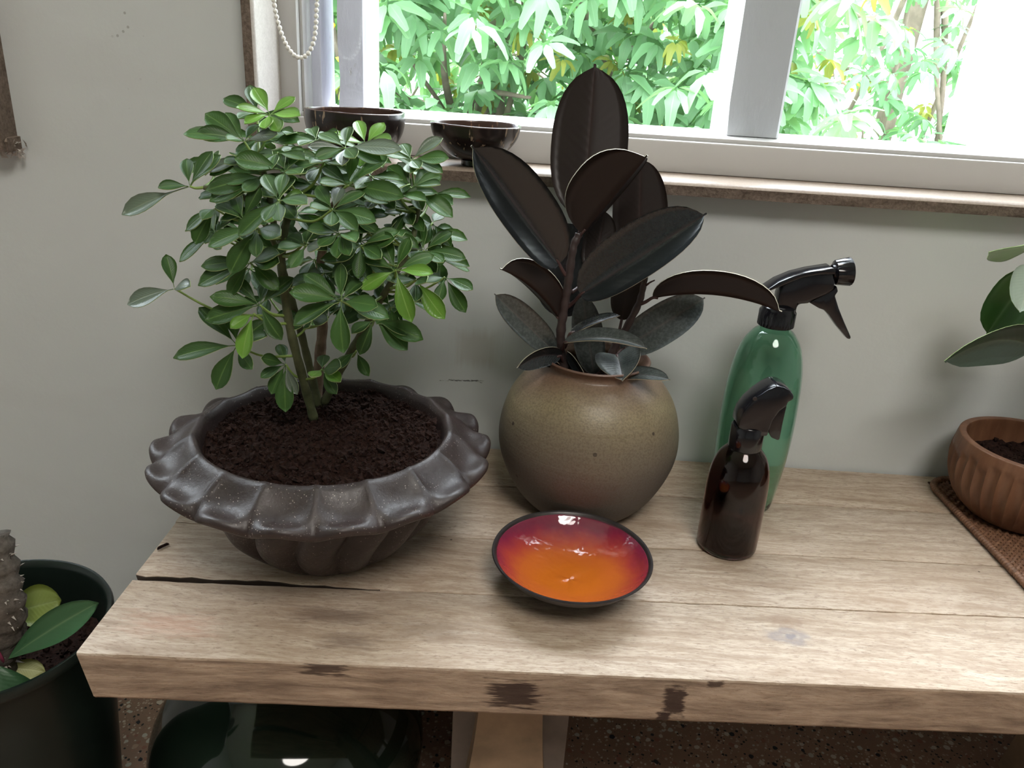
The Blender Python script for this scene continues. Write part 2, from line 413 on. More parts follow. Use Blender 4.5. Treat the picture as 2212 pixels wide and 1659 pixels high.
def mat_stonepot(off_z):
    t = NT('salt_glazed_stoneware'); c = t.co(); x = t.sep(c)
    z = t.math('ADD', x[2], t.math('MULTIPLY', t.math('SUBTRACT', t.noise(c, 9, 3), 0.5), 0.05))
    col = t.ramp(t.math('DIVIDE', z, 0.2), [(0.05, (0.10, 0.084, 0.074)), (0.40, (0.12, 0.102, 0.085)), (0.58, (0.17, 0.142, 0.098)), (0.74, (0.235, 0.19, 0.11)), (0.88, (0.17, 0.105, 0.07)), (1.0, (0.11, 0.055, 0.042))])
    spk = t.ramp(t.noise(c, 430, 3, 0.7), [(0.40, 1.0), (0.55, 0.0)])
    col = t.mix(t.math('MULTIPLY', spk, 0.45), col, (0.09, 0.06, 0.035))
    spot = t.math('LESS_THAN', t.voro(c, 30, 'F1'), 0.07)
    col = t.mix(t.math('MULTIPLY', spot, 0.8), col, (0.03, 0.02, 0.015))
    rings = t.noise(t.co(scale=(3, 3, 130)), 1.0, 3, 0.6)
    t.bump(t.math('ADD', t.math('MULTIPLY', rings, 0.8), t.math('MULTIPLY', t.noise(c, 500, 3), 0.25)), 0.22, 0.004)
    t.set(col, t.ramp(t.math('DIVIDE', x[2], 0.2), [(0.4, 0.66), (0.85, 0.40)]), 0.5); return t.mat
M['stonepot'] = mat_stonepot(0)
def mat_enamel():
    t = NT('orange_enamel'); c = t.co(); x = t.sep(c)
    r = t.math('SQRT', t.math('ADD', t.math('MULTIPLY', x[0], x[0]), t.math('MULTIPLY', x[1], x[1])))
    r = t.math('DIVIDE', r, 0.082)
    r = t.math('ADD', r, t.math('MULTIPLY', t.math('SUBTRACT', t.noise(c, 26, 4, 0.6), 0.5), 0.30))
    r = t.math('ADD', r, t.math('MULTIPLY', x[1], 1.9))
    col = t.ramp(r, [(0.30, (0.52, 0.13, 0.012)), (0.60, (0.50, 0.115, 0.02)), (0.80, (0.38, 0.05, 0.035)), (0.95, (0.22, 0.02, 0.05)), (1.0, (0.17, 0.02, 0.05))])
    t.bump(t.noise(c, 60, 2, 0.5), 0.25, 0.006)
    t.set(col, 0.07, 0.5, coat=0.6); return t.mat
M['enamel'] = mat_enamel()
M['bowl_dark'] = mat_plain('dark_copper_rim', (0.035, 0.03, 0.03), 0.35, 0.5, 0.2, 60, 0.1, metal=0.3)
def mat_coconut(name, inner=False):
    t = NT(name)
    c = t.co(scale=(1, 1, 0.22)); 
    st = t.ramp(t.noise(c, 130, 3, 0.6), [(0.61, 0.0), (0.65, 1.0)])
    a = (0.060, 0.034, 0.026) if inner else (0.016, 0.011, 0.010)
    col = t.mix(t.math('MULTIPLY', st, 0.75), a, (0.30, 0.17, 0.10) if inner else (0.34, 0.25, 0.17))
    t.set(col, 0.22, 0.5); return t.mat
M['coco_out'] = mat_coconut('coconut_shell'); M['coco_in'] = mat_coconut('coconut_shell_inside', True)
def mat_glass(name, color, rough=0.04, ior=1.35):
    t = NT(name); t.set(color, rough, 0.5, trans=1.0, ior=ior); return t.mat
M['green_plastic'] = mat_glass('green_translucent_plastic', (0.47, 0.73, 0.60), 0.06, 1.4)
M['amber'] = mat_glass('amber_dark_plastic', (0.22, 0.11, 0.10), 0.05, 1.4)
M['liquid'] = mat_glass('dark_liquid', (0.30, 0.14, 0.12), 0.02, 1.3)
M['black'] = mat_plain('black_plastic', (0.006, 0.006, 0.008), 0.15, 0.5, 0.1, 30)
M['green_glass'] = mat_plain('dark_green_glass', (0.012, 0.022, 0.014), 0.06, 0.6, 0.4, 5)
M['pot_green'] = mat_plain('dark_green_glazed_pot', (0.008, 0.014, 0.011), 0.3, 0.35, 0.2, 8)
def mat_carved():
    t = NT('carved_brown_wood'); c = t.co(scale=(1, 1, 0.2))
    col = t.ramp(t.noise(c, 70, 5, 0.6), [(0.3, (0.115, 0.048, 0.024)), (0.7, (0.20, 0.095, 0.050))])
    t.bump(t.noise(c, 160, 4, 0.6), 0.12, 0.003); t.set(col, 0.42, 0.45); return t.mat
M['carved'] = mat_carved()
M['rattan'] = mat_plain('rattan_cane', (0.17, 0.085, 0.048), 0.45, 0.4, 0.35, 160, 0.2, 300)
M['rattan_dark'] = mat_plain('rattan_shadow_mat', (0.035, 0.018, 0.012), 0.7, 0.2, 0.3, 160)
M['bark'] = mat_plain('grey_brown_bark', (0.19, 0.14, 0.10), 0.85, 0.2, 0.35, 70, 0.5, 140)
M['green_stem'] = mat_plain('green_stem', (0.085, 0.095, 0.045), 0.6, 0.3, 0.35, 60, 0.2)
M['petiole'] = mat_plain('light_green_petiole', (0.20, 0.30, 0.07), 0.5, 0.4, 0.15, 30)
M['s_dark'] = mat_leaf('umbrella_leaf_dark', (0.046, 0.108, 0.026), (0.16, 0.28, 0.07), 0.42, (0.22, 0.42, 0.05), 0.25, 0.35)
M['s_light'] = mat_leaf('umbrella_leaf_young', (0.16, 0.34, 0.05), (0.34, 0.52, 0.14), 0.32, (0.40, 0.66, 0.08), 0.30)
M['s_grey'] = mat_leaf('umbrella_leaf_dusty', (0.11, 0.145, 0.105), (0.25, 0.3, 0.2), 0.32, (0.2, 0.3, 0.1), 0.15)
M['s_under'] = mat_leaf('umbrella_leaf_underside', (0.13, 0.23, 0.065), (0.25, 0.38, 0.12), 0.45, (0.26, 0.48, 0.06), 0.25)
M['s_rim'] = mat_plain('umbrella_leaf_edge', (0.36, 0.48, 0.20), 0.4, 0.4, 0.1)
M['r_top'] = mat_leaf('rubber_leaf_top', (0.012, 0.015, 0.016), (0.035, 0.022, 0.022), 0.24, None, 0, 0.6, 0.12, 0.3)
M['r_dusty'] = mat_leaf('rubber_leaf_dusty', (0.045, 0.053, 0.050), (0.10, 0.09, 0.085), 0.33, None, 0, 0.5, 0.4, 0.2)
M['r_under'] = mat_leaf('rubber_leaf_underside', (0.021, 0.014, 0.012), (0.036, 0.018, 0.015), 0.42, (0.24, 0.13, 0.03), 0.2, 0.35, 0.0, 0.25)
M['r_rim'] = mat_plain('rubber_leaf_edge', (0.38, 0.35, 0.26), 0.4, 0.4, 0.1)
M['r_stem'] = mat_plain('rubber_stem', (0.040, 0.026, 0.024), 0.5, 0.4, 0.3, 60, 0.3)
M['r_petiole'] = mat_plain('rubber_petiole', (0.055, 0.028, 0.026), 0.4, 0.4, 0.2, 40)
M['e_leaf'] = mat_leaf('thorn_plant_leaf', (0.045, 0.12, 0.05), (0.16, 0.26, 0.12), 0.45, (0.1, 0.25, 0.05), 0.15)
M['e_yellow'] = mat_leaf('thorn_plant_yellow_leaf', (0.42, 0.43, 0.16), (0.5, 0.5, 0.25), 0.5, (0.4, 0.4, 0.1), 0.15)
M['e_lime'] = mat_leaf('thorn_plant_lime_leaf', (0.15, 0.19, 0.03), (0.2, 0.25, 0.08), 0.5, (0.3, 0.36, 0.04), 0.2)
M['e_bark'] = mat_plain('thorny_grey_bark', (0.10, 0.085, 0.07), 0.9, 0.2, 0.4, 120, 0.8, 200)
M['thorn'] = mat_plain('grey_thorn', (0.32, 0.28, 0.24), 0.6, 0.3, 0.2)
M['magenta'] = mat_plain('magenta_petiole', (0.30, 0.05, 0.10), 0.5, 0.3, 0.2)
M['p_leaf'] = mat_leaf('house_plant_leaf', (0.07, 0.15, 0.055), (0.2, 0.3, 0.15), 0.28, (0.15, 0.35, 0.05), 0.2)
M['p_pale'] = mat_leaf('house_plant_pale_leaf', (0.36, 0.44, 0.36), (0.45, 0.5, 0.4), 0.25, (0.3, 0.4, 0.2), 0.15)
M['p_dark'] = mat_leaf('house_plant_dark_leaf', (0.062, 0.088, 0.068), (0.12, 0.15, 0.11), 0.33, (0.1, 0.2, 0.05), 0.12)
M['t_leaf'] = mat_leaf('tree_leaf', (0.18, 0.34, 0.18), (0.28, 0.42, 0.25), 0.45, (0.25, 0.46, 0.15), 0.42, 0.5, 0, 0.35)
M['t_leaf2'] = mat_leaf('tree_leaf_deep', (0.14, 0.29, 0.15), (0.24, 0.38, 0.2), 0.45, (0.2, 0.4, 0.13), 0.42, 0.5, 0, 0.35)
M['t_young'] = mat_leaf('tree_young_leaf', (0.27, 0.29, 0.05), (0.3, 0.3, 0.1), 0.45, (0.3, 0.3, 0.04), 0.4, 0.4, 0, 0.2)
M['t_yellow'] = mat_plain('yellow_blossom', (0.75, 0.52, 0.04), 0.6, 0.3, 0.2)
M['t_pink'] = mat_plain('pink_seed_pods', (0.55, 0.28, 0.25), 0.6, 0.3, 0.3)
M['t_bark'] = mat_plain('tree_bark', (0.22, 0.17, 0.14), 0.9, 0.2, 0.3, 12, 0.5, 30)
M['ground'] = mat_plain('garden_ground', (0.20, 0.24, 0.12), 0.9, 0.2, 0.3, 0.6)

# ---------------------------------------------------------------- the room
WALL, SILL = 0.993, 0.832
XL, XR, YB, ZC = -2.4, 3.0, -5.2, 2.75
W1 = (-0.316, 1.3, SILL-0.012, 2.5)         # window 1 clear opening in the wall
W2 = (-1.75, -0.640, SILL-0.012, 2.5)
wm = MB(); Y1 = 1.215
b = lambda x0, x1, z0, z1: wm.box((x0, WALL, z0), (x1, Y1, z1))
b(XL, XR, 0, W1[2]); b(XL, XR, W1[3], ZC); b(XL, W2[0], W1[2], W1[3]); b(W2[1], W1[0]-0.012, W1[2], W1[3]); b(W1[1], XR, W1[2], W1[3])
tag(wm.build('wall_back', M['wall']), 'grey plaster wall under and beside the window', kind='structure')
tag(MB().box((XL, YB, -0.1), (XR, Y1, 0)).build('floor', M['floor']), 'speckled brown terrazzo floor', kind='structure')
tag(MB().box((XL, YB, ZC), (XR, Y1, ZC+0.1)).build('ceiling', M['ceiling']), kind='structure')
tag(MB().box((XL-0.1, YB, 0), (XL, Y1, ZC)).build('wall_left', M['wall']), kind='structure')
tag(MB().box((XR, YB, 0), (XR+0.1, Y1, ZC)).build('wall_right', M['wall']), kind='structure')
wf = MB(); wf.box((XL, YB-0.15, 0), (XR, YB, ZC))
tag(wf.build('wall_front', M['wall']), kind='structure')
# stone sills and jambs: polished slab with a rough broken front edge
def slab_edge(mb, a, b_, nrm, thick, seed, n=60):
    """rough face strip between two lines a->b_ (V) ; nrm = outward dir, thick = vector across"""
    rnd = random.Random(seed); v = []; rows = 4
    for j in range(rows):
        for i in range(n):
            t = i/(n-1); p = a.lerp(b_, t) + thick*(j/(rows-1))
            k = 0.0 if j == 0 else rnd.uniform(-0.0022, 0.0012)
            v.append(p + nrm*k)
    mb.add(v, grid_faces(n, rows), 1)
def sill(name, x0, x1, label):
    mb = MB()
    zt, yf, yb, th = SILL, 0.966, 1.08, 0.011
    prof = [(yb, zt), (yf+0.007, zt), (yf+0.004, zt-0.0008), (yf+0.0015, zt-0.0025), (yf, zt-0.0045)]
    n = 50; v = []
    for (y, z) in prof:
        for i in range(n): v.append((x0+(x1-x0)*i/(n-1), y, z))
    mb.add(v, [q[::-1] for q in grid_faces(n, len(prof))], 0)
    slab_edge(mb, V((x0, yf, zt-0.0045)), V((x1, yf, zt-0.0045)), V((0, -1, 0)), V((0, 0.001, -0.012)), 3, 120)
    mb.add([(x0, yf+0.001, zt-0.0165), (x1, yf+0.001, zt-0.0165), (x1, yb, zt-0.0165), (x0, yb, zt-0.0165)], [(3, 2, 1, 0)], 1)
    for xx in (x0, x1): mb.add([(xx, yf, zt-0.0165), (xx, yb, zt-0.0165), (xx, yb, zt), (xx, yf, zt)], [(0, 1, 2, 3)], 1)
    o = mb.build(name, [M['stone_polish'], M['stone_rough']], smooth=True, sharp=35)
    return tag(o, label, kind='structure')
sill('trim_1', -0.332, 1.35, 'beige stone window sill with rough brown front edge under main window')
sill('trim_3', -1.8, -0.621, 'beige stone sill of the window further left')
def jamb(name, x, side, label, seed, z0=SILL, rag=0.0):
    """side=+1: polished face looks to +X"""
    mb = MB(); yf, yb = 0.962, 1.085; zt = 2.49
    n = 60; s = side; rnd = random.Random(seed)
    prof = [(x, yb), (x, yf+0.006), (x-s*0.0012, yf+0.002), (x-s*0.004, yf)]
    v = []
    for (xx, yy) in prof:
        for i in range(n): v.append((xx, yy, z0+(zt-z0)*i/(n-1)))
    mb.add(v, grid_faces(n, len(prof)) if s < 0 else [q[::-1] for q in grid_faces(n, len(prof))], 0)
    slab_edge(mb, V((x-s*0.004, yf, z0)), V((x-s*0.004, yf, zt)), V((0, -1, 0)), V((-s*0.0105, 0.0005, 0)), seed, 90)
    xo = x-s*0.0145
    mb.add([(xo, yf, z0), (xo, yb, z0), (xo, yb, zt), (xo, yf, zt)], [(0, 1, 2, 3)], 1)
    mb.add([(x, yf, z0), (x, yb, z0), (xo, yb, z0), (xo, yf, z0)], [(0, 1, 2, 3)], 1)
    o = mb.build(name, [M['stone_jamb'], M['stone_rough']], smooth=True, sharp=40)
    return tag(o, label, kind='structure')
jamb('trim_2', -0.314, 1, 'pale speckled stone jamb with rough dark edge left of the window', 11)
jamb('trim_4', -0.639, -1, 'rough broken stone jamb edge at the far left', 12, SILL-0.016)
# torn plaster around the lower corner of the left jamb
pl = MB(); rnd = random.Random(4)
for k in range(26):
    c0 = V((-0.622 + rnd.uniform(-0.016, 0.008), 0.985+rnd.uniform(-0.012, 0.004), SILL-0.012+rnd.uniform(-0.012, 0.008))); s = rnd.uniform(0.003, 0.007)
    vv = [c0 + V((rnd.uniform(-1, 1), rnd.uniform(-0.5, 0.5), rnd.uniform(-1, 1)))*s for _ in range(6)]
    pl.add(vv, [(0, 1, 2), (2, 3, 4), (4, 5, 0), (0, 2, 4), (1, 3, 5)], 0)
tag(pl.build('trim_5', M['stone_jamb']), 'torn plaster lump at the lower corner of the left jamb', kind='structure')

# unseen fill lamp, added to brighten the wall and the bench front
lampr = empty('ceiling_fill_lamp', (0.45, -0.85, ZC), 'round white fill lamp added on the ceiling out of view to brighten wall and bench', 'lamp')
lt = NT('fill_lamp_diffuser'); lt.p.inputs['Emission Color'].default_value = (1.0, 0.95, 0.89, 1); lt.p.inputs['Emission Strength'].default_value = 9.6; lt.set((0.9, 0.9, 0.88), 0.5)
mb = MB(); lathe(mb, [(0.51, 0.0), (0.51, -0.03), (0.50, -0.035)], (0.45, -0.85, ZC), 48, 0); mb.build('housing', M['upvc'], lampr, smooth=True, sharp=40)
mb = MB(); lathe(mb, [(0.498, -0.034), (0.35, -0.05), (0.15, -0.056), (0.001, -0.058)], (0.45, -0.85, ZC), 48, 0); mb.build('diffuser', lt.mat, lampr, smooth=True)
# windows: white inner frame, painted outer wooden frame with mullions, pane
def window(name, x0, x1, z0, z1, label, posts):
    root = empty(name, (0.5*(x0+x1), 1.05, z0), label, kind='structure')
    u = M['upvc']; yf, yb = 1.05, 1.10
    def bar(nm, a, c, mt, bev=0.002): return MB().box(a, c).build(nm, mt, root, bevel=bev)
    r = bar('bottom_rail', (x0, yf, z0), (x1, yb, z0+0.040), u, 0.003)
    bar('rail_bead', (x0+0.01, yf+0.008, z0+0.0395), (x1-0.01, yb, z0+0.0455), u, 0.0015)
    bar('stile', (x0, yf+0.0005, z0+0.0402), (x0+0.0245, yb, z1-0.046), u, 0.003)
    bar('stile', (x1-0.0245, yf+0.0005, z0+0.0402), (x1, yb, z1-0.046), u, 0.003)
    bar('stile_bead', (x0+0.0246, yf+0.012, z0+0.046), (x0+0.0285, yb, z1-0.046), u, 0.001)
    bar('top_rail', (x0, yf, z1-0.0455), (x1, yb, z1), u, 0.003)
    MB().box((x0+0.026, 1.078, z0+0.044), (x1-0.026, 1.081, z1-0.047)).build('pane', M['pane'], root)
    ya, yz = 1.1005, 1.195; L = M['lilac']
    bar('outer_sill', (x0-0.0, ya, z0-0.01), (x1, yz+0.02, z0+0.047), M['shutter'], 0.004)
    bar('outer_jamb', (x0, ya, z0+0.0475), (x0+0.041, yz-0.02, z1), L, 0.003)
    bar('outer_jamb', (x1-0.041, ya, z0+0.0475), (x1, yz-0.02, z1), L, 0.003)
    bar('outer_head', (x0+0.042, ya, z1-0.05), (x1-0.042, yz, z1), L, 0.003)
    for (px0, px1, mt) in posts:
        rnd = random.Random(int(px0*1000)); n = 40; v = []
        sec = [(px0, ya), (px1-0.004, ya), (px1, ya+0.004), (px1, yz), (px0, yz), ]
        rows = []
        for i in range(n):
            z = z0+0.0475+(z1-0.051-z0-0.0475)*i/(n-1)
            chip = rnd.uniform(0, 0.0035) if rnd.random() < 0.4 else 0.0006
            for k, (xx, yy) in enumerate(sec):
                if k == 0: v.append((xx+chip, yy, z))
                elif k == 4: v.append((xx, yy, z))
                else: v.append((xx, yy, z))
        mb = MB(); mb.add(v, [q for q in grid_faces(5, n, True)] + [(4, 3, 2, 1, 0), tuple(range((n-1)*5, n*5))])
        mb.build('mullion', mt, root, smooth=False)
    return root
window('window_1', -0.3155, 1.2995, SILL, 2.5, 'white framed window with painted wooden mullions in front of the tree', [(-0.2537, -0.2165, M['lilac']), (0.2605, 0.333, M['post_paint']), (0.735, 0.80, M['post_paint'])])
window('window_2', -1.749, -0.6405, SILL, 2.5, 'second window with white frame further left', [(-1.2, -1.14, M['post_paint'])])
# opened outer shutter leaf at the right
sh = empty('window_shutter', (0.74, 1.22, 0.868), 'white painted wooden shutter leaf opened outward at the right of the window', 'shutter')
def oriented_box(mb, a, d, nrm, L, t, z0, z1, m=0):
    p = [a, a+d*L, a+d*L+nrm*t, a+nrm*t]
    return mb.add([(q.x, q.y, z0) for q in p]+[(q.x, q.y, z1) for q in p], [(3,2,1,0),(4,5,6,7),(0,1,5,4),(1,2,6,5),(2,3,7,6),(3,0,4,7)], m)
sa = V((0.735, 1.22, 0)); sd = V((0.06, 1, 0)).normalized(); sn = V((1, -0.06, 0)).normalized()
oriented_box(MB(), sa, sd, sn, 0.075, 0.032, 0.868, 2.3).build('shutter_stile', M['shutter'], sh, bevel=0.002)
oriented_box(MB(), sa+sd*0.225, sd, sn, 0.07, 0.032, 0.868, 2.3).build('shutter_stile', M['shutter'], sh, bevel=0.002)
oriented_box(MB(), sa+sd*0.0755, sd, sn, 0.149, 0.032, 0.868, 0.945).build('shutter_rail', M['shutter'], sh, bevel=0.002)
oriented_box(MB(), sa+sd*0.0755, sd, sn, 0.149, 0.032, 2.23, 2.3).build('shutter_rail', M['shutter'], sh, bevel=0.002)
oriented_box(MB(), sa+sd*0.0755+sn*0.011, sd, sn, 0.149, 0.01, 0.9455, 2.2295).build('shutter_panel', M['lilac'], sh)

# ---------------------------------------------------------------- bench
bench = empty('bench', BENCH0, 'long whitewashed wooden bench with thick plank top under the window', 'bench')
BX0, BX1 = -0.366, 1.08
def jl(y0, y1): return lambda x: y0 + (y1-y0)*(x+0.37)/(0.546+0.37)
fF, f1, f2, f3, fB = jl(0.541, 0.5695), jl(0.648, 0.6795), jl(0.754, 0.7725), jl(0.880, 0.888), jl(0.989, 0.990)
def crack(x):
    if x > -0.13: return 0.0004
    t = min(1, (-0.13-x)/0.12)
    return 0.0004 + 0.0058*t
def plank(fa, fb, gap_a, gap_b, z1, th, seed, front=False):
    rnd = random.Random(seed); n = 130; xs = [BX0-0.006*((fa(BX0)-0.54)/0.45) + (BX1-BX0)*(i/(n-1))**1.0 for i in range(n)]
    v = []; r = 0.0022
    for i, x in enumerate(xs):
        ya = fa(x)+gap_a(x); yb = fb(x)-gap_b(x)
        ja = rnd.uniform(-0.0006, 0.0006)*(1 if gap_a(x) < 0.002 else 2.6); jb = rnd.uniform(-0.0005, 0.0005)*(1 if gap_b(x) < 0.002 else 2.6)
        if front: ja *= 0.6
        ya += ja; yb += jb; zb = z1-th; zj = rnd.uniform(-0.0004, 0.0004)
        # the sawn left end leans in under the top
        lean = (0.010 if i == 0 else 0)
        c = 0.006 if front else 0.002
        ring = [(ya, z1-r), (ya+r*0.3, z1-r*0.3), (ya+r, z1+zj*0.3), ((ya+yb)/2, z1+zj), (yb-r, z1+zj*0.3), (yb-r*0.3, z1-r*0.3), (yb, z1-r), (yb, zb+0.002), (yb-0.002, zb), (ya+c, zb), (ya+c*0.3, zb+c*0.5), (ya, zb+c)]
        for (yy, zz) in ring: v.append((x + lean*(z1-zz)/th, yy, zz))
    k = 12
    f = grid_faces(k, n, True) + [tuple(reversed(range(k))), tuple(range((n-1)*k, n*k))]
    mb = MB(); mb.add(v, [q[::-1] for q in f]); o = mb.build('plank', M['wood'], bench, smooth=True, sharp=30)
    return o
g0 = lambda x: 0.0004
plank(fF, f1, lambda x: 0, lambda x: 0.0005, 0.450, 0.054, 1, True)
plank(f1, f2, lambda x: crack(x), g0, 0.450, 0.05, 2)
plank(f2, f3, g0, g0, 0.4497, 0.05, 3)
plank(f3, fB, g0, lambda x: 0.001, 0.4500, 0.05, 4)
# trestle legs: shaped centre post and plain grey panels behind
def trestle(xc):
    n = 24; mb = MB(); v = []
    for i in range(n):
        t = i/(n-1); z = 0.395*(1-t)
        hw = 0.033 + 0.045*max(0, (t-0.12)/0.88)**1.6
        for (sx, yy) in ((-1, 0.640), (1, 0.640), (1, 0.685), (-1, 0.685)): v.append((xc+sx*hw, yy, z))
    mb.add(v, [q for q in grid_faces(4, n, True)]+[(3, 2, 1, 0), tuple(range((n-1)*4, n*4))])
    mb.build('leg', M['leg_wood'], bench)
    MB().box((xc-0.064, 0.6855, 0), (xc+0.068, 0.705, 0.395)).build('leg_panel', M['leg_grey'], bench, bevel=0.002)
    mb = MB(); v = []
    for i in range(n):
        t = i/(n-1); z = 0.395*(1-t); hw = 0.033 + 0.045*max(0, (t-0.12)/0.88)**1.6
        for (sx, yy) in ((-1, 0.875), (1, 0.875), (1, 0.92), (-1, 0.92)): v.append((xc+sx*hw, yy, z))
    mb.add(v, [q for q in grid_faces(4, n, True)]+[(3, 2, 1, 0), tuple(range((n-1)*4, n*4))])
    mb.build('leg', M['leg_wood'], bench)
    MB().box((xc-0.03, 0.7055, 0.12), (xc+0.03, 0.8745, 0.17)).build('stretcher', M['leg_wood'], bench, bevel=0.002)
trestle(0.021); trestle(0.86)

# ---------------------------------------------------------------- leaf builder
def leaf(name, base, tip, width, side, mats, parent, fold=0.25, sag=0.12, nu=9, nv=5, thick=0.0008, shape='ell', sagdir=None, curl=0.0, stalk=0.0, twist=0.0, wave=0.0):
    """leaf with two skins and a pale rim; side = vector across the blade (upper face = T x side ... towards +n)"""
    base, tip = V(base), V(tip); L = (tip-base).length
    side = V(side)
    sd = V(sagdir) if sagdir is not None else V((0, 0, 1))
    ctrl = (base+tip)*0.5 + sd*(sag*L)
    def P(t): return base*(1-t)**2 + ctrl*(2*t*(1-t)) + tip*t*t
    def D(t): return ((ctrl-base)*(1-t) + (tip-ctrl)*t).normalized()
    top = []; bot = []; uv = []
    for i in range(nu):
        t = 0.5-0.5*math.cos(PI*i/(nu-1)) if shape in ('ell', 'drip') else i/(nu-1)
        if shape == 'ell': ww = math.sqrt(max(0, 1-abs(2*t**0.95-1)**2.3))
        elif shape == 'drip':
            q = t/0.965
            ww = (max(0, 1-abs(2*q**0.97-1)**2.45)**0.52 if q < 1 else 0.0); ww = max(ww, 0.075*((1-t)/0.07)**1.4 if t > 0.92 else 0)
        elif shape == 'obov':
            q = max(0.0, (t-stalk)/(1-stalk)); ww = math.sin(PI*q**1.35)**0.72 if 0 < q < 1 else 0.0
        elif shape == 'lance':
            ww = math.sin(PI*t**0.8)**0.9 if 0 < t < 1 else 0.0
        ww = max(ww, 0.035)*width*0.5
        T = D(t); s = (side - T*side.dot(T)).normalized(); n_ = s.cross(T).normalized()
        if twist: 
            a = twist*(t-0.5); s, n_ = s*math.cos(a)+n_*math.sin(a), n_*math.cos(a)-s*math.sin(a)
        p = P(t)
        for j in range(nv):
            q = -1+2*j/(nv-1)
            x = q*ww*math.cos(fold); h = abs(q)*ww*math.sin(fold) - curl*ww*(q*q) + wave*width*math.sin(9*t+q*2)*abs(q)
            pt = p + s*x + n_*h
            top.append(pt); bot.append(pt - n_*thick); uv.append((0.5+0.5*q, t))
    nt = len(top); f = []; mi = []
    for q in grid_faces(nv, nu): f.append(q); mi.append(0)
    for q in grid_faces(nv, nu): f.append(tuple(k+nt for k in q[::-1])); mi.append(1)
    ring = [j for j in range(nv)] + [i*nv+nv-1 for i in range(1, nu)] + [(nu-1)*nv+j for j in range(nv-2, -1, -1)] + [i*nv for i in range(nu-2, 0, -1)]
    for k in range(len(ring)):
        a, b2 = ring[k], ring[(k+1) % len(ring)]
        f.append((a, b2, b2+nt, a+nt)); mi.append(2)
    o = mesh(name, top+bot, f, mats, parent, True, mi, uv+uv)
    return o
def side_view(base, tip, phi):
    """across vector for a blade turned phi about its midrib; 0 = upper face towards the room"""
    T = (V(tip)-V(base)).normalized(); view = ((V(base)+V(tip))*0.5-CAM).normalized()
    p = T.cross(view).normalized(); d = T.cross(p).normalized()
    # upper normal = side x T must face the viewer at phi = 0
    if p.cross(T).dot(view) > 0: p = -p; d = -d
    n0 = p.cross(T)
    return p*math.cos(phi) + n0*math.sin(phi)
# ---------------------------------------------------------------- scalloped planter
PC = V((-0.192, 0.742, 0.45))
planter = empty('planter_pot', PC, 'dark brown scalloped stoneware planter holding the umbrella plant', 'pot')
def planter_fn(th, k, r, z): return r, z
def make_planter():
    n = 18*14
    def facet(th, N, ph=0.0):
        a = ((th*N/(2*PI)+ph) % 1.0)              # 0..1 across a facet, ridges at 0/1
        return math.sin(PI*a), a
    rows = []
    def row(f): rows.append(f)
    # base to lower tier (16 lobes), undercut, collar (18 spoon facets), inner rim and inside wall
    low = [(0.066, 0.0, 0), (0.074, 0.003, 0.15), (0.090, 0.018, 0.6), (0.106, 0.038, 1.0), (0.117, 0.058, 1.0), (0.1235, 0.074, 0.85), (0.124, 0.086, 0.6), (0.126, 0.093, 0.4)]
    lowp = smooth_prof([(a, b2) for a, b2, _ in low], 4); lk = smooth_prof([(c+0.001, i) for i, (_, _, c) in enumerate(low)], 4)
    for (r, z), (k, _) in zip(lowp, lk):
        def f(th, r=r, z=z, k=k):
            s, a = facet(th + 0.08*math.sin(z*45), 16)
            return r*(1 + 0.13*k*(s**0.6-0.68) ), z
        row(f)
    # underside of the collar out to the lip
    for t in (0.25, 0.5, 0.75, 1.0):
        def f(th, t=t):
            s, a = facet(th, 18)
            R = 0.1675*(1+0.055*(s**0.8-0.5)); Z = 0.111 + 0.009*(s-0.5)
            r = 0.128+(R-0.128)*t; z = 0.094+(Z-0.004-0.094)*(t**1.3)
            return r, z
        row(f)
    def lip(th, e):
        s, a = facet(th, 18)
        R = 0.1675*(1+0.055*(s**0.8-0.5)); Z = 0.111 + 0.009*(s-0.5)
        return R, Z, s
    row(lambda th: (lip(th, 0)[0]+0.0030, lip(th, 0)[1]-0.001))
    row(lambda th: (lip(th, 0)[0]+0.0032, lip(th, 0)[1]+0.0025))
    row(lambda th: (lip(th, 0)[0]+0.0016, lip(th, 0)[1]+0.0055))
    # top of the collar: spoon hollows between raised ridges
    for t in (0.06, 0.14, 0.24, 0.36, 0.48, 0.60, 0.72, 0.84, 0.93):
        def f(th, t=t):
            R, Z, s = lip(th, 0); s2, _ = facet(th, 18)
            ri, zi = 0.1315*(1+0.010*(s-0.5)), 0.1385 - 0.0035*(s-0.5)
            r = R + (ri-R)*t; z = Z + 0.0065 + (zi-Z-0.0065)*(t**0.85)
            z -= 0.0135*(s**0.7)*math.sin(PI*min(1, t*1.02)) - 0.003*math.sin(PI*t)
            return r, z
        row(f)
    row(lambda th: (0.1295, 0.1400-0.003*(facet(th, 18)[0]-0.5)))
    row(lambda th: (0.1265, 0.1385)); row(lambda th: (0.1235, 0.132)); row(lambda th: (0.119, 0.112)); row(lambda th: (0.112, 0.09)); row(lambda th: (0.09, 0.07)); row(lambda th: (0.001, 0.068))
    v = []
    for f in rows:
        for i in range(n):
            th = 2*PI*i/n; r, z = f(th)
            v.append((PC.x+r*math.cos(th), PC.y+r*math.sin(th), PC.z+z))
    fc = grid_faces(n, len(rows), True) + [tuple(reversed(range(n)))]
    return mesh('body', v, fc, M['planter'], planter)
make_planter()
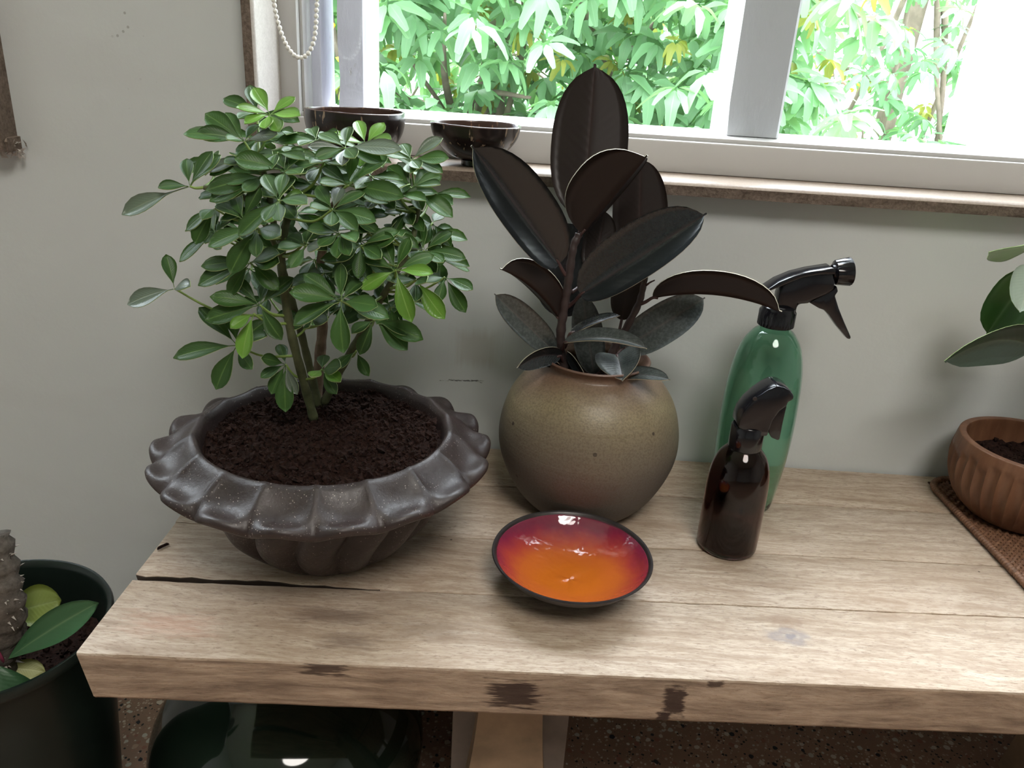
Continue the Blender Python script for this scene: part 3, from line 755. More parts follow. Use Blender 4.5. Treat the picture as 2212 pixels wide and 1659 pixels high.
# soil: heaped, crumbly
def noise3(p):
    from mathutils import noise as nz
    return nz.fractal(p, 1.0, 2.0, 5)
def soil(name, c, R, zc, zr, label, rough=0.004, n=110, crumbs=900, seed=1, dip=0.0):
    rnd = random.Random(seed); mb = MB(); v = []; idx = {}
    na, nr = n, n//2
    for j in range(nr):
        for i in range(na):
            rr = R*((j+0.3)/(nr-0.7)); th = 2*PI*i/na + j*0.07
            x, y = c[0]+rr*math.cos(th), c[1]+rr*math.sin(th)
            q = V((x*38, y*38, seed)); h = zc + (zr-zc)*(rr/R)**1.6
            h += rough*noise3(q) + rough*0.7*noise3(q*3.1)
            v.append((x + 0.002*noise3(q*2), y, h))
    fc = grid_faces(na, nr, True)
    fc.append(tuple(range(na))[::1])
    mb.add(v, fc)
    for k in range(crumbs):
        th = rnd.uniform(0, 2*PI); rr = R*0.96*math.sqrt(rnd.random()); x, y = c[0]+rr*math.cos(th), c[1]+rr*math.sin(th)
        q = V((x*38, y*38, seed)); h = zc + (zr-zc)*(rr/R)**1.6 + rough*noise3(q) + rough*0.7*noise3(q*3.1)
        s = rnd.uniform(0.0008, 0.0028) if rnd.random() < 0.9 else rnd.uniform(0.003, 0.0048)
        ax = V((rnd.uniform(-1, 1), rnd.uniform(-1, 1), rnd.uniform(-1, 1))).normalized(); bx = ax.orthogonal(); cx = ax.cross(bx)
        p = V((x, y, h+s*0.4)); j = lambda: rnd.uniform(0.6, 1.3)*s
        mb.add([p+ax*j(), p-ax*j(), p+bx*j(), p-bx*j(), p+cx*j(), p-cx*j()], [(0,2,4),(2,1,4),(1,3,4),(3,0,4),(2,0,5),(1,2,5),(3,1,5),(0,3,5)])
    o = mb.build(name, M['soil'], smooth=True, loc=(c[0], c[1], zc), sharp=45)
    return tag(o, label, 'soil', kind='stuff')
soil('potting_soil', (PC.x, PC.y), 0.1225, 0.593, 0.573, 'crumbly dark brown potting soil heaped in the scalloped planter', 0.0075, 170, 3600, 5)

# ---------------------------------------------------------------- umbrella plant
YB0 = 0.742
tb = at(672, 888, YB0-0.005)
plant = empty('umbrella_plant', (tb.x, tb.y, 0.585), 'bushy green umbrella plant with whorls of oval leaflets in the scalloped planter', 'plant')
zA = lambda x, y: (220+x/2.2417, 160+y/2.2417)
zB = lambda x, y: (250+x/4.607, 300+y/4.607)
zC = lambda x, y: (620+x/5.185, 240+y/5.185)
zD = lambda x, y: (600+x/4.609, 500+y/4.609)
def trunk(name, pts, r0_, r1_, mt, n=8):
    P = spline3([at(x, y, Y) for x, y, Y in pts], 6)
    rr = lerp_list(r0_, r1_, len(P)); mb = MB()
    rr = [r*(1+0.08*math.sin(k*1.9)) for k, r in enumerate(rr)]
    tube(mb, P, rr, n); mb.build(name, mt, plant, smooth=True); return P
S1 = trunk('stem', [(678, 905, YB0-0.005), (655, 820, YB0-0.012), (628, 715, YB0-0.02), (613, 620, YB0-0.022), (608, 540, YB0-0.02), (622, 470, YB0-0.01), (648, 420, YB0)], 0.0050, 0.0036, M['green_stem'])
S2 = trunk('stem', [(690, 880, YB0+0.03), (668, 790, YB0+0.025), (648, 710, YB0+0.02), (628, 640, YB0+0.02), (600, 540, YB0+0.025), (585, 440, YB0+0.02), (560, 330, YB0+0.02)], 0.0046, 0.0028, M['green_stem'])
S3 = trunk('stem', [(682, 880, YB0+0.045), (690, 780, YB0+0.05), (697, 690, YB0+0.055), (690, 600, YB0+0.05), (705, 500, YB0+0.045), (730, 420, YB0+0.04), (750, 340, YB0+0.04)], 0.0066, 0.0030, M['bark'])
S4 = trunk('stem', [(700, 870, YB0+0.03), (735, 800, YB0+0.025), (772, 735, YB0+0.015), (815, 660, YB0), (850, 600, YB0-0.005), (890, 520, YB0+0.01), (905, 440, YB0+0.02)], 0.0046, 0.0024, M['green_stem'])
S5 = trunk('stem', [(606, 555, YB0+0.02), (570, 480, YB0+0.01), (520, 420, YB0), (440, 405, YB0-0.005)], 0.0035, 0.0022, M['green_stem'])
STEMS = S1[6:]+S2[6:]+S3[8:]+S4[8:]+S5[6:]
# whorls: (zoom map, centre, depth offset, tips, material key)
ros = [
 (zA, (815,195), 0.035, [(735,65),(935,110),(960,200),(860,275),(690,240),(650,160),(790,262)], 'l'),
 (zA, (752,190), 0.055, [(718,52),(588,118),(958,230),(660,215),(840,300)], 'd'),
 (zA, (690,325), 0.02, [(395,290),(452,288),(500,190),(598,186),(765,242),(850,290),(605,315)], 'd'),
 (zC, (650,410), -0.005, [(695,172),(360,250),(232,398),(306,528),(615,608),(1065,575),(1285,430),(760,520)], 'd'),
 (zC, (880,370), 0.03, [(785,105),(1088,128),(1168,310),(1025,465),(822,618),(490,258),(660,330)], 'l'),
 (zC, (690,830), -0.02, [(735,425),(1108,558),(1312,962),(1128,1030),(368,800),(405,620),(820,640)], 'd'),
 (zC, (510,1100), -0.045, [(338,835),(605,848),(872,908),(997,1232),(790,1338),(492,1278),(262,1072),(308,990)], 'd'),
 (zC, (1400,850), 0.02, [(1242,572),(1128,618),(1612,650),(1736,720),(1716,818),(1857,1190),(1515,1108),(1255,860),(1085,780)], 'd'),
 (zC, (1390,545), 0.05, [(1742,298),(1810,522),(1745,690),(1285,365),(1052,460),(1385,690),(1480,640)], 'd'),
 (zC, (590,1370), -0.055, [(228,1325),(772,1462),(560,1645),(700,1612),(350,1510),(470,1240)], 'd'),
 (zC, (1540,1560), 0.01, [(1852,1345),(2003,1650),(1478,1228),(1360,1470),(1750,1690),(1390,1650)], 'd'),
 (zD, (1175,385), -0.05, [(1048,72),(1315,55),(1558,235),(1548,415),(1335,905),(828,572),(822,232)], 'm'),
 (zD, (840,145), -0.03, [(770,-70),(1165,70),(1215,0),(1028,268),(735,445),(660,110)], 'd'),
 (zD, (285,140), -0.05, [(0,165),(128,362),(412,158),(310,-20),(100,50)], 'd'),
 (zD, (630,690), -0.075, [(115,605),(255,425),(630,315),(155,935),(992,742),(1105,862),(840,500),(655,1212)], 'd'),
 (zD, (960,880), -0.03, [(1292,1182),(1448,1078),(1345,1030),(735,1015),(815,1228),(805,800)], 'd'),
 (zD, (1380,480), -0.02, [(1128,495),(1372,695),(1662,872),(1475,505)], 'm'),
 (zD, (1665,455), 0.0, [(1943,578),(1872,808),(1600,702),(1465,505)], 'd'),
 (zD, (780,1190), 0.0, [(908,1440),(570,1370)], 'd'),
 (zD, (440,1375), -0.02, [(465,1228),(625,1345),(585,1620),(335,1445),(625,1495)], 'm'),
 (zD, (505,850), 0.02, [(308,925),(610,735),(420,700)], 'm'),
 (zB, (735,470), -0.01, [(60,755),(420,485),(705,195),(962,122),(1045,160)], 'g'),
 (zB, (585,1490), -0.02, [(115,1650),(500,1148),(738,1465)], 'g'),
 (zA, (765,1118), -0.04, [(522,1078),(630,985),(800,1008),(928,985),(498,1192),(872,1288)], 'd'),
 (zB, (1335,1230), -0.035, [(848,1268),(818,1460),(1625,1140),(1625,1225),(1622,1505),(1125,1565),(1235,1040)], 'd'),
 (zB, (1410,885), -0.05, [(918,1072),(1135,1340),(1400,1178),(1640,960)], 'd'),
 (zB, (1620,610), -0.06, [(1218,965),(1640,815),(1905,645),(1772,388),(1680,345),(1480,350),(1480,820)], 'd'),
 (zB, (1265,800), -0.03, [(1002,655),(1178,525),(1440,480),(1480,700),(1380,1000)], 'd'),
 (zB, (985,690), 0.0, [(700,912),(788,1048),(1100,620),(860,800)], 'd'),
 (zB, (985,935), 0.02, [(718,898),(632,1222),(1045,1095),(940,755),(1120,820)], 'd'),
 (zB, (1480,380), -0.01, [(1178,240),(892,512),(1032,592),(932,622),(1262,515),(1080,440),(1600,560)], 'd'),
 (zB, (1690,320), -0.02, [(1855,85),(1580,115),(1885,205),(1835,340),(1180,195),(1640,480)], 'd'),
 (zB, (1325,190), 0.02, [(925,330),(1078,240),(1148,148),(992,308),(935,362),(1560,160),(1520,260)], 'd'),
 (zA, (655,1312), -0.03, [(345,1375),(470,1130),(552,1528),(728,1430),(622,1100),(800,1268),(800,1195)], 'd'),
 (zA, (735,1160), -0.05, [(680,1378),(622,1230)], 'm'),
 (zA, (890,1405), -0.02, [(772,1375),(860,1308),(820,1550),(947,1552),(890,1637),(768,1470)], 'd'),
 (zA, (1600,720), 0.05, [(1645,672),(1692,835),(1525,765),(1560,825),(1700,905),(1640,935)], 'd'),
 (zA, (1480,660), 0.03, [(1395,600),(1555,640),(1370,672),(1505,728),(1420,765),(1560,760)], 'd'),
 (zA, (1255,830), -0.045, [(1442,760),(1352,892),(1165,790),(1135,908),(1240,990)], 'd'),
 (zA, (560,745), 0.03, [(480,700),(640,690),(500,820),(620,810),(540,660)], 'd'),
 (zA, (885,470), 0.01, [(968,352),(880,378),(1005,430),(650,432),(985,478),(870,560)], 'd'),
 (zA, (1040,320), 0.045, [(1012,262),(955,345),(1105,295),(845,325),(1062,395),(1145,290)], 'd'),
 (zA, (1060,450), 0.03, [(960,400),(1130,420),(1000,520),(1150,480),(1060,540),(930,480)], 'd'),
 (zA, (1340,590), 0.02, [(1230,560),(1440,540),(1290,650),(1420,650),(1340,500)], 'd'),
 (zA, (1010,1185), 0.0, [(1092,1192),(1002,1225),(850,1160),(900,1240)], 'd'),
 (zA, (1560,870), 0.04, [(1500,800),(1640,850),(1480,900),(1620,960),(1540,960)], 'd'),
 (zA, (860,610), -0.03, [(740,560),(980,600),(800,720),(940,700)], 'm'),
 (zA, (1400,1130), -0.01, [(1330,1030),(1480,1040),(1330,1210),(1510,1110),(1420,1240)], 'd'),
]
KEY = {'d': 's_dark', 'l': 's_light', 'm': 's_dark', 'g': 's_grey'}
nleaf = 0
rr_ = random.Random(21)
def petiole_to(c, parent):
    cand = [s for s in STEMS if s.z < c.z+0.01] or STEMS
    s = min(cand, key=lambda q: (q-c).length + max(0, q.z-c.z+0.015)*1.5)
    d = c - s; mid = s + d*0.5 + V((0, 0, -0.10*d.length)) + V((d.x, d.y, 0))*0.08
    P = spline3([s, mid, c], 5); mb = MB(); tube(mb, P, lerp_list(0.0016, 0.0010, len(P)), 6); return mb
def whorl(mp, cxy, dY, tips, key, world=None):
    global nleaf
    Yc = YB0 + dY
    x, y = mp(*cxy); c = at(x, y, Yc)
    pt = petiole_to(c, plant).build('petiole', M['petiole'], plant, smooth=True)
    for (tx, ty) in tips:
        px, py = mp(tx, ty); q0 = at(px, py, Yc); l = (q0-c).length
        L = max(0.036, l*1.04); ex = math.sqrt(max(0, L*L-l*l))
        down = (py-y)/max(1e-3, math.hypot(px-x, py-y))
        tip = at(px, py, Yc - ex*(0.9 if down > -0.3 else -0.9))
        T = (tip-c).normalized()
        up = V((0, -0.72, 0.75)) + V((rr_.uniform(-0.35, 0.35), rr_.uniform(-0.3, 0.3), 0))
        if key == 'l': up = V((0, -0.55, 0.8))
        if down > 0.75: up = V((rr_.uniform(-0.2, 0.2), -1.0, 0.35))
        side = T.cross(up)
        if side.length < 0.2: side = T.cross(V((0, -1, 0.2)))
        LL = (tip-c).length; wd = min(0.0205, max(0.013, LL*rr_.uniform(0.37, 0.46)))
        mt = KEY[key]
        if key == 'd' and rr_.random() < 0.05: mt = 's_grey'
        if key == 'g' and rr_.random() < 0.45: mt = 's_dark'
        if key == 'm' and rr_.random() < 0.45: mt = 's_light'
        leaf('leaflet', c + T*0.001, tip, wd, side, [M[mt], M['s_under'], M['s_rim']], pt, fold=rr_.uniform(0.15, 0.42), sag=rr_.uniform(0.06, 0.16), nu=10, nv=5,
             thick=0.0009, shape='obov', stalk=0.13 if LL < 0.06 else 0.3, curl=rr_.uniform(0, 0.2), sagdir=up.normalized())
        nleaf += 1
for r_ in ros: whorl(*r_)
# leaflets deeper inside the crown, past the 300 that show
inner = MB(); inner_uv = []
def inner_whorl(fx, fy, fd):
    c = at(fx, fy, YB0+fd); a0 = rr_.uniform(0, 6); k = rr_.randint(6, 8)
    for i in range(k):
        a = a0+2*PI*i/k; L = rr_.uniform(0.030, 0.042)
        d = V((math.cos(a), math.sin(a), rr_.uniform(-0.55, 0.1))).normalized(); tip = c + d*L; up = V((rr_.uniform(-0.3, 0.3), -0.5, 0.8))
        o = leaf('tmp', c, tip, L*rr_.uniform(0.37, 0.46), d.cross(up), [M['s_dark'], M['s_under'], M['s_rim']], plant, fold=rr_.uniform(0.15, 0.4), sag=0.1, nu=7, nv=3, thick=0.0006, shape='obov', stalk=0.13, sagdir=up.normalized())
        me = o.data; off = wloc(plant)
        inner.add([v.co+off for v in me.vertices], [tuple(p.vertices) for p in me.polygons]); inner.m[-len(me.polygons):] = [p.material_index for p in me.polygons]
        u = [None]*len(me.vertices)
        for lp in me.loops: u[lp.vertex_index] = tuple(me.uv_layers[0].data[lp.index].uv)
        inner_uv.extend(u)
        bpy.data.objects.remove(o); bpy.data.meshes.remove(me)
    P = petiole_to(c, plant); inner.add(P.v, P.f, 3); inner_uv.extend([(0.5, 0.5)]*len(P.v))
for (fx, fy, fd) in [(470,350,.05),(560,300,.07),(640,290,.06),(700,300,.08),(760,330,.06),(820,320,.08),(880,370,.07),(930,420,.06),(500,420,.06),(560,400,.04),(620,370,.03),(680,400,.05),(740,420,.05),(800,430,.06),(860,450,.06),(930,500,.06),(480,480,.05),(540,500,.06),(640,460,.07),(720,500,.04),(780,520,.05),(840,530,.06),(900,560,.06),(950,560,.05),(540,580,.06),(680,560,.05),(760,590,.05),(830,600,.05),(580,640,.05),(740,640,.06),(870,640,.04),(800,660,.05),(600,330,.0),(700,350,.0),(800,380,.0),(860,420,.01),(560,450,-.01),(660,520,-.02),(760,470,-.01),(840,500,-.01),(700,590,-.02),(780,560,-.03)]:
    inner_whorl(fx, fy, fd)
o = mesh('inner_foliage', inner.v, inner.f, [M['s_dark'], M['s_under'], M['s_rim'], M['petiole']], plant, True, inner.m, inner_uv); o['kind'] = 'stuff'

# ---------------------------------------------------------------- rubber plant in a round stoneware pot
RC = V((0.0955, 0.862, 0.45))
rpot = empty('stoneware_pot', RC, 'round olive brown salt-glazed stoneware pot holding the rubber plant', 'pot')
mb = MB()
outer = smooth_prof([(0.050, 0.0), (0.066, 0.004), (0.088, 0.030), (0.1045, 0.068), (0.1075, 0.100), (0.0995, 0.135), (0.084, 0.160), (0.0655, 0.174), (0.0585, 0.180), (0.0590, 0.186), (0.0635, 0.191)], 6)
inner = smooth_prof([(0.0635, 0.191), (0.0610, 0.1925), (0.0565, 0.188), (0.053, 0.178), (0.060, 0.168), (0.075, 0.15)], 4)[1:] + [(0.08, 0.13), (0.0005, 0.128)]
lathe(mb, outer+inner, RC, 72, 0, cap0=True)
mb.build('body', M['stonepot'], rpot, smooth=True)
soil('dark_soil', (RC.x, RC.y), 0.070, 0.607, 0.604, 'dark soil inside the round stoneware pot', 0.003, 60, 300, 9)
YR = RC.y
rub = empty('rubber_plant', (RC.x, RC.y, 0.607), 'burgundy rubber plant with large glossy oval leaves in the round stoneware pot', 'plant')
zF = lambda x, y: (1000+x/2.304, 120+y/2.304)
zG = lambda x, y: (1060+x/5.027, 560+y/5.027)
def rstem(pts, a, b2, name='stem', mt='r_stem'):
    P = spline3([at(*mp(x, y), YR+d) for mp, x, y, d in pts], 7); mb = MB()
    rr = lerp_list(a, b2, len(P)); rr = [r*(1+0.10*math.sin(k*1.7)) for k, r in enumerate(rr)]
    tube(mb, P, rr, 10); mb.build(name, M[mt], rub, smooth=True); return P
R1 = rstem([(zF,500,1560,-0.012),(zF,485,1450,-0.014),(zF,492,1330,-0.016),(zF,512,1210,-0.016),(zF,530,1090,-0.014),(zF,548,960,-0.010),(zF,578,890,-0.006)], 0.0058, 0.0042)
R2 = rstem([(zF,730,1540,0.005),(zF,755,1450,0.006),(zF,810,1360,0.008),(zF,875,1235,0.008),(zF,900,1140,0.010),(zF,912,1075,0.012)], 0.0054, 0.0030)
rstem([(zF,905,1150,0.010),(zF,930,1130,0.004),(zF,955,1118,0.0)], 0.0014, 0.0007, 'bud', 'r_petiole')
def rleaf(mp, b_, t_, w_px, phi=0.0, db=0.0, dt=0.0, fold=0.25, sag=0.05, top='r_top', shape='drip', att=None, curl=0.0, sagdir=None, twist=0.0):
    """b_, t_ base and tip in the photo, w_px blade width there, phi turn about the midrib, db/dt depth of base and tip"""
    base = at(*mp(*b_), YR+db); tip = at(*mp(*t_), YR+dt)
    sc_ = 2.304 if mp is zF else 5.027
    dep = (base-CAM).dot(FW); wd = w_px/sc_/F*dep
    o = leaf('leaf', base, tip, wd, side_view(base, tip, phi), [M[top], M['r_under'], M['r_rim']], rub, fold=fold, sag=sag, nu=22, nv=9, thick=0.0012, shape=shape, curl=curl,
             sagdir=sagdir if sagdir is not None else (base-CAM).normalized()*-1, twist=twist)
    if att is not None:
        a = at(*mp(*att[:2]), YR+att[2]); mid = (a+base)*0.5 + V((0, 0, -0.001))
        T = (tip-base).normalized()
        P = spline3([a, mid, base, base+T*0.006], 4); mb2 = MB(); tube(mb2, P, lerp_list(0.0024, 0.0014, len(P)), 7); mb2.build('petiole', M['r_petiole'], o, smooth=True)
    return o
# tall leaf at the top, seen from behind
rleaf(zF, (600,800), (658,42), 385, PI+0.10, 0.004, 0.050, 0.10, -0.04, shape='drip', att=(578,892,-0.004))
# folded leaf in front of it: left half seen from below
rleaf(zF, (592,885), (917,495), 425, PI-0.80, -0.010, -0.035, 0.66, -0.04, att=(578,895,-0.006))
# left, upper face
rleaf(zF, (478,1035), (42,448), 340, -0.38, -0.018, -0.060, 0.58, 0.05, att=(516,1100,-0.014))
# right, upper face
rleaf(zF, (585,1190), (1214,786), 330, 0.38, -0.030, -0.050, 0.55, 0.05, att=(525,1250,-0.016))
# behind right, brown underside
rleaf(zF, (878,1060), (885,522), 275, PI, 0.025, 0.050, 0.15, -0.03, shape='ell', att=(906,1100,0.010))
rleaf(zF, (650,1090), (708,770), 165, PI, 0.015, 0.035, 0.2, -0.02, att=(540,1180,-0.01))
# broad leaf behind the stem
rleaf(zF, (505,1300), (520,835), 310, 0.0, 0.015, 0.045, 0.12, 0.03, 'r_top', shape='ell')
# dark leaf behind the second stem
rleaf(zF, (790,1315), (838,1040), 150, PI, 0.022, 0.030, 0.2, 0.0, att=(760,1450,0.006), shape='ell')
# long arching leaf reaching the spray bottle
rleaf(zF, (945,1205), (1588,1275), 230, PI-1.0, 0.0, -0.060, 0.85, 0.16, att=(872,1240,0.008), sagdir=(0, 0, 1))
# pale leaf at the right, behind
rleaf(zF, (790,1465), (1205,1205), 205, 0.1, 0.020, 0.020, 0.25, 0.05, 'r_dusty', att=(752,1500,0.006))
# lower left, tip curling towards the room
rleaf(zG, (752,655), (100,100), 520, PI+0.62, -0.016, -0.060, 0.85, 0.12, att=(770,720,-0.014), sagdir=(0.6, 0, 1))
rleaf(zG, (690,1000), (40,375), 330, -0.2, -0.022, -0.050, 0.35, 0.06, 'r_dusty', att=(760,1080,-0.014))
rleaf(zG, (760,1050), (285,1185), 250, 0.55, -0.022, -0.060, 0.45, 0.22, 'r_top', att=(790,1120,-0.014), sagdir=(0, 0, 1))
rleaf(zG, (740,1165), (470,1080), 130, 0.8, -0.02, -0.035, 0.3, 0.1, sagdir=(0, 0, 1))
rleaf(zG, (860,810), (1405,608), 150, 0.9, -0.022, -0.015, 0.4, 0.12, 'r_top', att=(800,960,-0.014), sagdir=(0, 0, 1))
rleaf(zG, (800,905), (1698,968), 230, 0.75, -0.028, -0.075, 0.55, 0.18, 'r_dusty', att=(770,1020,-0.014), sagdir=(0, -0.1, 1))
# dusty upright leaf in the middle
rleaf(zG, (1120,1240), (1000,410), 340, 0.1, 0.000, 0.012, 0.15, 0.02, 'r_dusty', shape='ell')
# folded leaf pointing into the room
rleaf(zG, (1370,1040), (1432,1318), 560, 0.0, -0.015, -0.062, 0.55, 0.10, 'r_dusty', att=(1300,1120,0.0), sagdir=(0, 0, 1))
rleaf(zG, (1240,1305), (1948,1308), 200, 0.75, -0.020, -0.070, 0.35, 0.14, 'r_dusty', sagdir=(0, 0, 1))
rleaf(zG, (1010,1290), (830,1000), 120, 0.6, -0.016, -0.020, 0.4, 0.05, 'r_top')

# ---------------------------------------------------------------- spray bottles
def spray_profile(name, pts, mp, Y, th, parent, bev, mt='black', shift=0.0):
    P = [at(*mp(*p), Y) for p in pts]; n = len(P); d = V((0, th/2, 0))
    mb = MB(); v = [p-d for p in P]+[p+d for p in P]
    # orientation
    area = sum(P[i].x*P[(i+1) % n].z-P[(i+1) % n].x*P[i].z for i in range(n))
    f = [tuple(range(n)), tuple(range(2*n-1, n-1, -1))] + [(i+n, i+n+1 if i < n-1 else n, (i+1) % n, i) for i in range(n)]
    if area < 0: f = [q[::-1] for q in f]
    mb.add(v, f); o = mb.build(name, M[mt], parent, bevel=bev, seg=2); return o
zH = lambda x, y: (1440+x/2.37, 540+y/2.37)
GB = V((0.302, 0.884, 0.45))
gsp = empty('spray_bottle', GB, 'tall green translucent spray bottle with black trigger head by the wall', 'spray bottle')
prof = smooth_prof([(0.030, 0.0), (0.0355, 0.003), (0.0385, 0.02), (0.0430, 0.065), (0.0445, 0.105), (0.0435, 0.150), (0.0405, 0.185), (0.034, 0.212), (0.024, 0.228), (0.0165, 0.234), (0.0150, 0.238), (0.0150, 0.246)], 6)
ins = [(max(0.0005, r-0.0012), z+(0.0015 if z < 0.01 else 0)) for r, z in reversed(prof)]
mb = MB(); lathe(mb, prof+ins, GB, 64, 0)
n_ = 64; base0 = 0
mb.f.append(tuple(reversed(range(64)))); mb.m.append(0)
last = (len(prof)+len(ins)-1)*64; mb.f.append(tuple(range(last, last+64))); mb.m.append(0)
mb.build('bottle', M['green_plastic'], gsp, smooth=True)
top = V((GB.x, GB.y, 0.45+0.236))
mb = MB(); lathe(mb, [(0.0195, 0.000), (0.0205, 0.001), (0.0205, 0.018), (0.0190, 0.020), (0.0190, 0.023), (0.0165, 0.025)], top, 72, 0, True, True, fn=lambda th, k, r, z: (r*(1+(0.018*math.cos(36*th) if k in (1, 2) else 0)), z))
col = mb.build('collar', M['black'], gsp, smooth=True, sharp=40)
Yg = GB.y
ghead = spray_profile('head', [(580,170),(562,220),(556,262),(552,330),(652,332),(654,298),(662,268),(712,266),(742,246),(800,222),(845,196),(850,150),(838,100),(760,100),(660,118)], zH, Yg, 0.021, gsp, 0.004)
spray_profile('spout_cover', [(495,192),(560,150),(640,117),(720,97),(836,79),(850,92),(846,112),(760,114),(680,128),(600,160),(540,186),(500,203)], zH, Yg, 0.025, ghead, 0.0025)
spray_profile('trigger', [(760,240),(790,225),(845,196),(862,178),(869,205),(853,228),(872,290),(900,360),(935,440),(928,450),(914,445),(862,382),(822,325),(796,300),(772,292),(722,262)], zH, Yg, 0.013, ghead, 0.0025)
a, b2 = at(*zH(846,116), Yg), at(*zH(942,110), Yg); d = (b2-a).normalized()
mb = MB(); pr = [(0, 0.009), (0.1, 0.0105), (0.14, 0.0125), (0.16, 0.0135), (0.95, 0.0158), (1.0, 0.0152)]
ax = V((0, 1, 0)); bx = d.cross(ax); v = []
for t, r in pr:
    for i in range(40):
        th = 2*PI*i/40; q = r*(1+(0.03*math.cos(20*th) if 0.15 < t < 0.99 else 0)); v.append(a.lerp(b2, t)+(ax*math.cos(th)+bx*math.sin(th))*q)
mb.add(v, grid_faces(40, len(pr), True)+[tuple(reversed(range(40))), tuple(range(200, 240))]); mb.build('nozzle', M['black'], ghead, smooth=True, sharp=40)

AB = V((0.2585, 0.779, 0.45))
asp = empty('spray_bottle', AB, 'small dark amber spray bottle with glossy black trigger in front of the green one', 'spray bottle')
prof = smooth_prof([(0.029, 0.0), (0.0325, 0.0025), (0.0338, 0.010), (0.0338, 0.050), (0.0335, 0.080), (0.0315, 0.100), (0.0265, 0.116), (0.0190, 0.126), (0.0160, 0.129), (0.0155, 0.136)], 6)
ins = [(max(0.0005, r-0.0015), z+(0.004 if z < 0.012 else 0)) for r, z in reversed(prof)]
mb = MB(); lathe(mb, prof+ins, AB, 64, 0); mb.f.append(tuple(reversed(range(64)))); mb.m.append(0)
last = (len(prof)+len(ins)-1)*64; mb.f.append(tuple(range(last, last+64))); mb.m.append(0)
mb.build('bottle', M['amber'], asp, smooth=True)
mb = MB(); lathe(mb, [(0.0270, 0.0052), (0.0315, 0.008), (0.0316, 0.022)], AB, 48, 0, True, True); mb.build('liquid', M['liquid'], asp, smooth=True, sharp=40)
mb = MB(); lathe(mb, [(0.0172, 0.1262), (0.0180, 0.128), (0.0180, 0.153), (0.0165, 0.155)], AB, 48, 0, True, True); mb.build('collar', M['black'], asp, smooth=True, sharp=40)
Ya = AB.y
ahead = spray_profile('head', [(350,882),(358,842),(372,808),(405,765),(448,726),(500,690),(545,668),(582,676),(612,692),(633,722),(627,742),(602,752),(596,772),(558,800),(524,848),(505,900),(498,925),(440,925)], zH, Ya, 0.030, asp, 0.005)
spray_profile('trigger', [(560,805),(600,768),(606,790),(596,830),(585,880),(571,955),(560,962),(528,948),(516,925),(514,893),(524,868),(545,835)], zH, Ya, 0.014, ahead, 0.003)
c0 = at(*zH(452,762), Ya-0.0145)
mb = MB(); lathe(mb, [(0.0022, -0.0002), (0.0022, 0.0006)], V((0, 0, 0)), 14, 0, True, True)
for q in mb.v: q.xyz = (c0.x+q.x, c0.y-q.z, c0.z+q.y)
mb.build('vent_plug', M['bowl_dark'], ahead)
c0 = at(*zH(622,735), Ya)
mb = MB(); tube(mb, [c0+V((-0.006, 0, 0.001)), c0+V((0.0015, 0, -0.0006))], 0.0045, 16); mb.build('nozzle', M['black'], ahead, smooth=True, sharp=40)

# ---------------------------------------------------------------- enamel bowl
EB = V((0.0725, 0.681, 0.45))
eb = empty('enamel_bowl', EB, 'shallow enamel bowl glazed orange with a magenta edge, in front of the stoneware pot', 'bowl')
mb = MB()
out = [(0.0005, 0.006), (0.026, 0.006), (0.0275, 0.0), (0.033, 0.0), (0.034, 0.002), (0.0325, 0.008), (0.045, 0.0125), (0.060, 0.0205), (0.072, 0.030), (0.0805, 0.0395), (0.0822, 0.0415), (0.0815, 0.0428), (0.0795, 0.0424)]
lathe(mb, out + [(0.0785, 0.0412), (0.0770, 0.039)], EB, 96, 0)
mb.build('shell', M['bowl_dark'], eb, smooth=True, sharp=50)
mb = MB(); inn = smooth_prof([(0.0775, 0.0398), (0.0752, 0.0372), (0.066, 0.0285), (0.052, 0.0195), (0.035, 0.0135), (0.018, 0.0108), (0.0005, 0.010)], 5)
rb = random.Random(3)
lathe(mb, inn, EB, 96, 0, fn=lambda th, k, r, z: (r, z+0.0006*math.sin(3*th+1)*math.sin(k*0.4)))
mb.build('enamel', M['enamel'], eb, smooth=True, loc=(EB.x, EB.y, EB.z))

# ---------------------------------------------------------------- coconut bowls on the sill
def coco(c, prof_o, prof_i, label, foot=None):
    o = empty('coconut_bowl', c, label, 'bowl', 'polished coconut shell bowls on the window sill')
    mb = MB(); wob = lambda th, k, r, z: (r*(1+0.012*math.sin(2*th+0.6)), z+0.0006*math.sin(2*th)*(1 if z > 0.03 else 0))
    lathe(mb, smooth_prof(prof_o, 5), c, 64, 0, cap0=True, fn=wob); mb.build('outer_shell', M['coco_out'], o, smooth=True)
    mb = MB(); lathe(mb, smooth_prof([prof_o[-1]]+prof_i, 5), c, 64, 0, fn=wob); mb.build('inner_shell', M['coco_in'], o, smooth=True)
    if foot:
        mb = MB(); lathe(mb, foot, c, 40, 0, True, True); mb.build('foot_ring', M['coco_out'], o, smooth=True, sharp=40)
    return o
coco(V((-0.208, 0.988, SILL+0.0003)), [(0.018, 0.0), (0.030, 0.003), (0.045, 0.014), (0.0555, 0.030), (0.0590, 0.046), (0.0585, 0.0545)], [(0.0575, 0.0555), (0.0560, 0.0545), (0.0555, 0.045), (0.050, 0.026), (0.035, 0.012), (0.0005, 0.006)],
     'deeper round black coconut shell bowl on the sill behind the umbrella plant')
